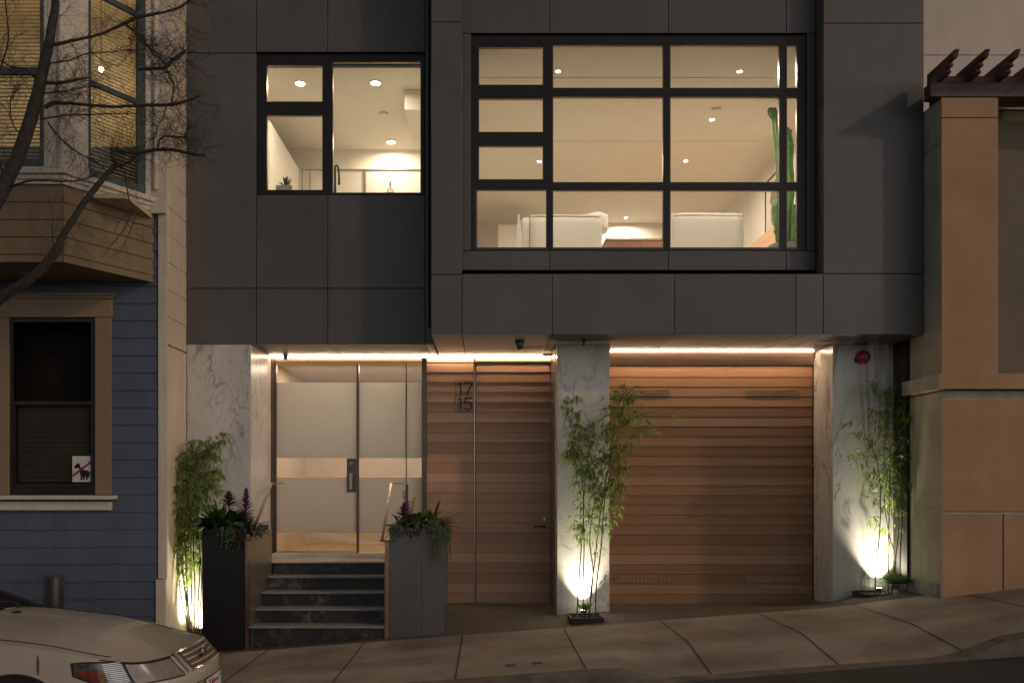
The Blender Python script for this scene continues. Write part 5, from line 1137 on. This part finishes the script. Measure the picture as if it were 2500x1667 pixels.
def text(body,size,loc,rot,mt,name,par,depth=.001):
    cu=bpy.data.curves.new(name,'FONT'); cu.body=body; cu.size=size; cu.align_x='CENTER'; cu.extrude=depth; o=bpy.data.objects.new(name+'_t',cu); col.objects.link(o)
    dg=bpy.context.evaluated_depsgraph_get(); me=bpy.data.meshes.new_from_object(o.evaluated_get(dg)); bpy.data.objects.remove(o)
    R=Matrix.Rotation(rot[2],4,'Z')@Matrix.Rotation(rot[0],4,'X'); me.transform(Matrix.Translation(Vector(loc)-WO[par.name])@R); me.materials.clear(); me.materials.append(mt)
    q=bpy.data.objects.new(name,me); col.objects.link(q); q.parent=par; WO[q.name]=WO[par.name]; return q
text('California',.052,(c1.x+.010,YC,c1.z+.032),(math.pi/2,0,math.pi/2),mat('plate red',(.35,.04,.05),.6),'plate_script',plt)
m=MB()
for yy in (-.115,.115): m.cyl((c1.x+.009,YC+yy,c1.z+.068),.008,.004,10,axis='x')
m.build('plate_bolt',M_rub,plt)
m=MB(); # dent mark on the wing
pts=[P3(ui(.90),.86,1,.0),P3(ui(.89),.82,1,.0),P3(ui(.885),.77,1,.0),P3(ui(.90),.72,1,.0)]; m.tube(pts,[.003,.009,.008,.003],7); m.build('paint_scrape',mat('scrape',(.07,.06,.06),.7),C)
# ------------------------------------------------------------ light, sky, camera
az_,el=math.radians(52),math.radians(26.4)
dirv=Vector((math.sin(az_)*math.cos(el),-math.cos(az_)*math.cos(el),math.sin(el)))
sun=bpy.data.lights.new('street_light_sun','SUN'); sun.energy=SUN_E; sun.color=SUN_C; sun.angle=math.radians(2.5)
so=bpy.data.objects.new('street_light_sun',sun); col.objects.link(so); so.rotation_euler=(-dirv).to_track_quat('-Z','Y').to_euler()
w=bpy.data.worlds.new('World'); bpy.context.scene.world=w; w.use_nodes=True; nt=w.node_tree
bg=nt.nodes['Background']; sk=nt.nodes.new('ShaderNodeTexSky'); sk.sky_type='NISHITA'; sk.sun_disc=False; sk.sun_elevation=el; sk.sun_rotation=math.radians(90)+az_-math.radians(0)
sk.sun_rotation=math.atan2(dirv.x,dirv.y)
hs=nt.nodes.new('ShaderNodeHueSaturation'); hs.inputs['Saturation'].default_value=.32
nt.links.new(sk.outputs[0],hs.inputs['Color']); 
tcw=nt.nodes.new('ShaderNodeTexCoord'); spw=nt.nodes.new('ShaderNodeSeparateXYZ'); nt.links.new(tcw.outputs['Generated'],spw.inputs[0])
rw=nt.nodes.new('ShaderNodeMapRange'); rw.inputs[1].default_value=.02; rw.inputs[2].default_value=.65; rw.inputs[3].default_value=1.0; rw.inputs[4].default_value=.12; nt.links.new(spw.outputs['Z'],rw.inputs[0])
mw=nt.nodes.new('ShaderNodeMix'); mw.data_type='RGBA'; mw.blend_type='MULTIPLY'; mw.inputs[0].default_value=1; mw.inputs[7].default_value=(1,.95,.925,1); nt.links.new(hs.outputs[0],mw.inputs[6])
vm=nt.nodes.new('ShaderNodeVectorMath'); vm.operation='SCALE'; nt.links.new(mw.outputs[2],vm.inputs[0]); nt.links.new(rw.outputs[0],vm.inputs['Scale']); nt.links.new(vm.outputs[0],bg.inputs[0]); bg.inputs[1].default_value=SKY
cam=bpy.data.cameras.new('camera'); co=bpy.data.objects.new('camera',cam); col.objects.link(co); co.location=(0,0,CZ); co.rotation_euler=(math.pi/2,0,0)
cam.sensor_width=36; cam.lens=36*F/2500; cam.shift_x=(1250-VX)/2500; cam.shift_y=(VY-833.5)/2500; cam.clip_end=600
sc=bpy.context.scene; sc.camera=co
sc.view_settings.view_transform='Standard'; sc.view_settings.look='None'; sc.view_settings.gamma=1; sc.view_settings.exposure=0
sc.cycles.use_denoising=True; sc.cycles.max_bounces=10; sc.cycles.diffuse_bounces=6; sc.cycles.glossy_bounces=4; sc.cycles.transmission_bounces=6; sc.cycles.transparent_max_bounces=16
sc.cycles.sample_clamp_indirect=4; sc.cycles.caustics_reflective=False; sc.cycles.caustics_refractive=False
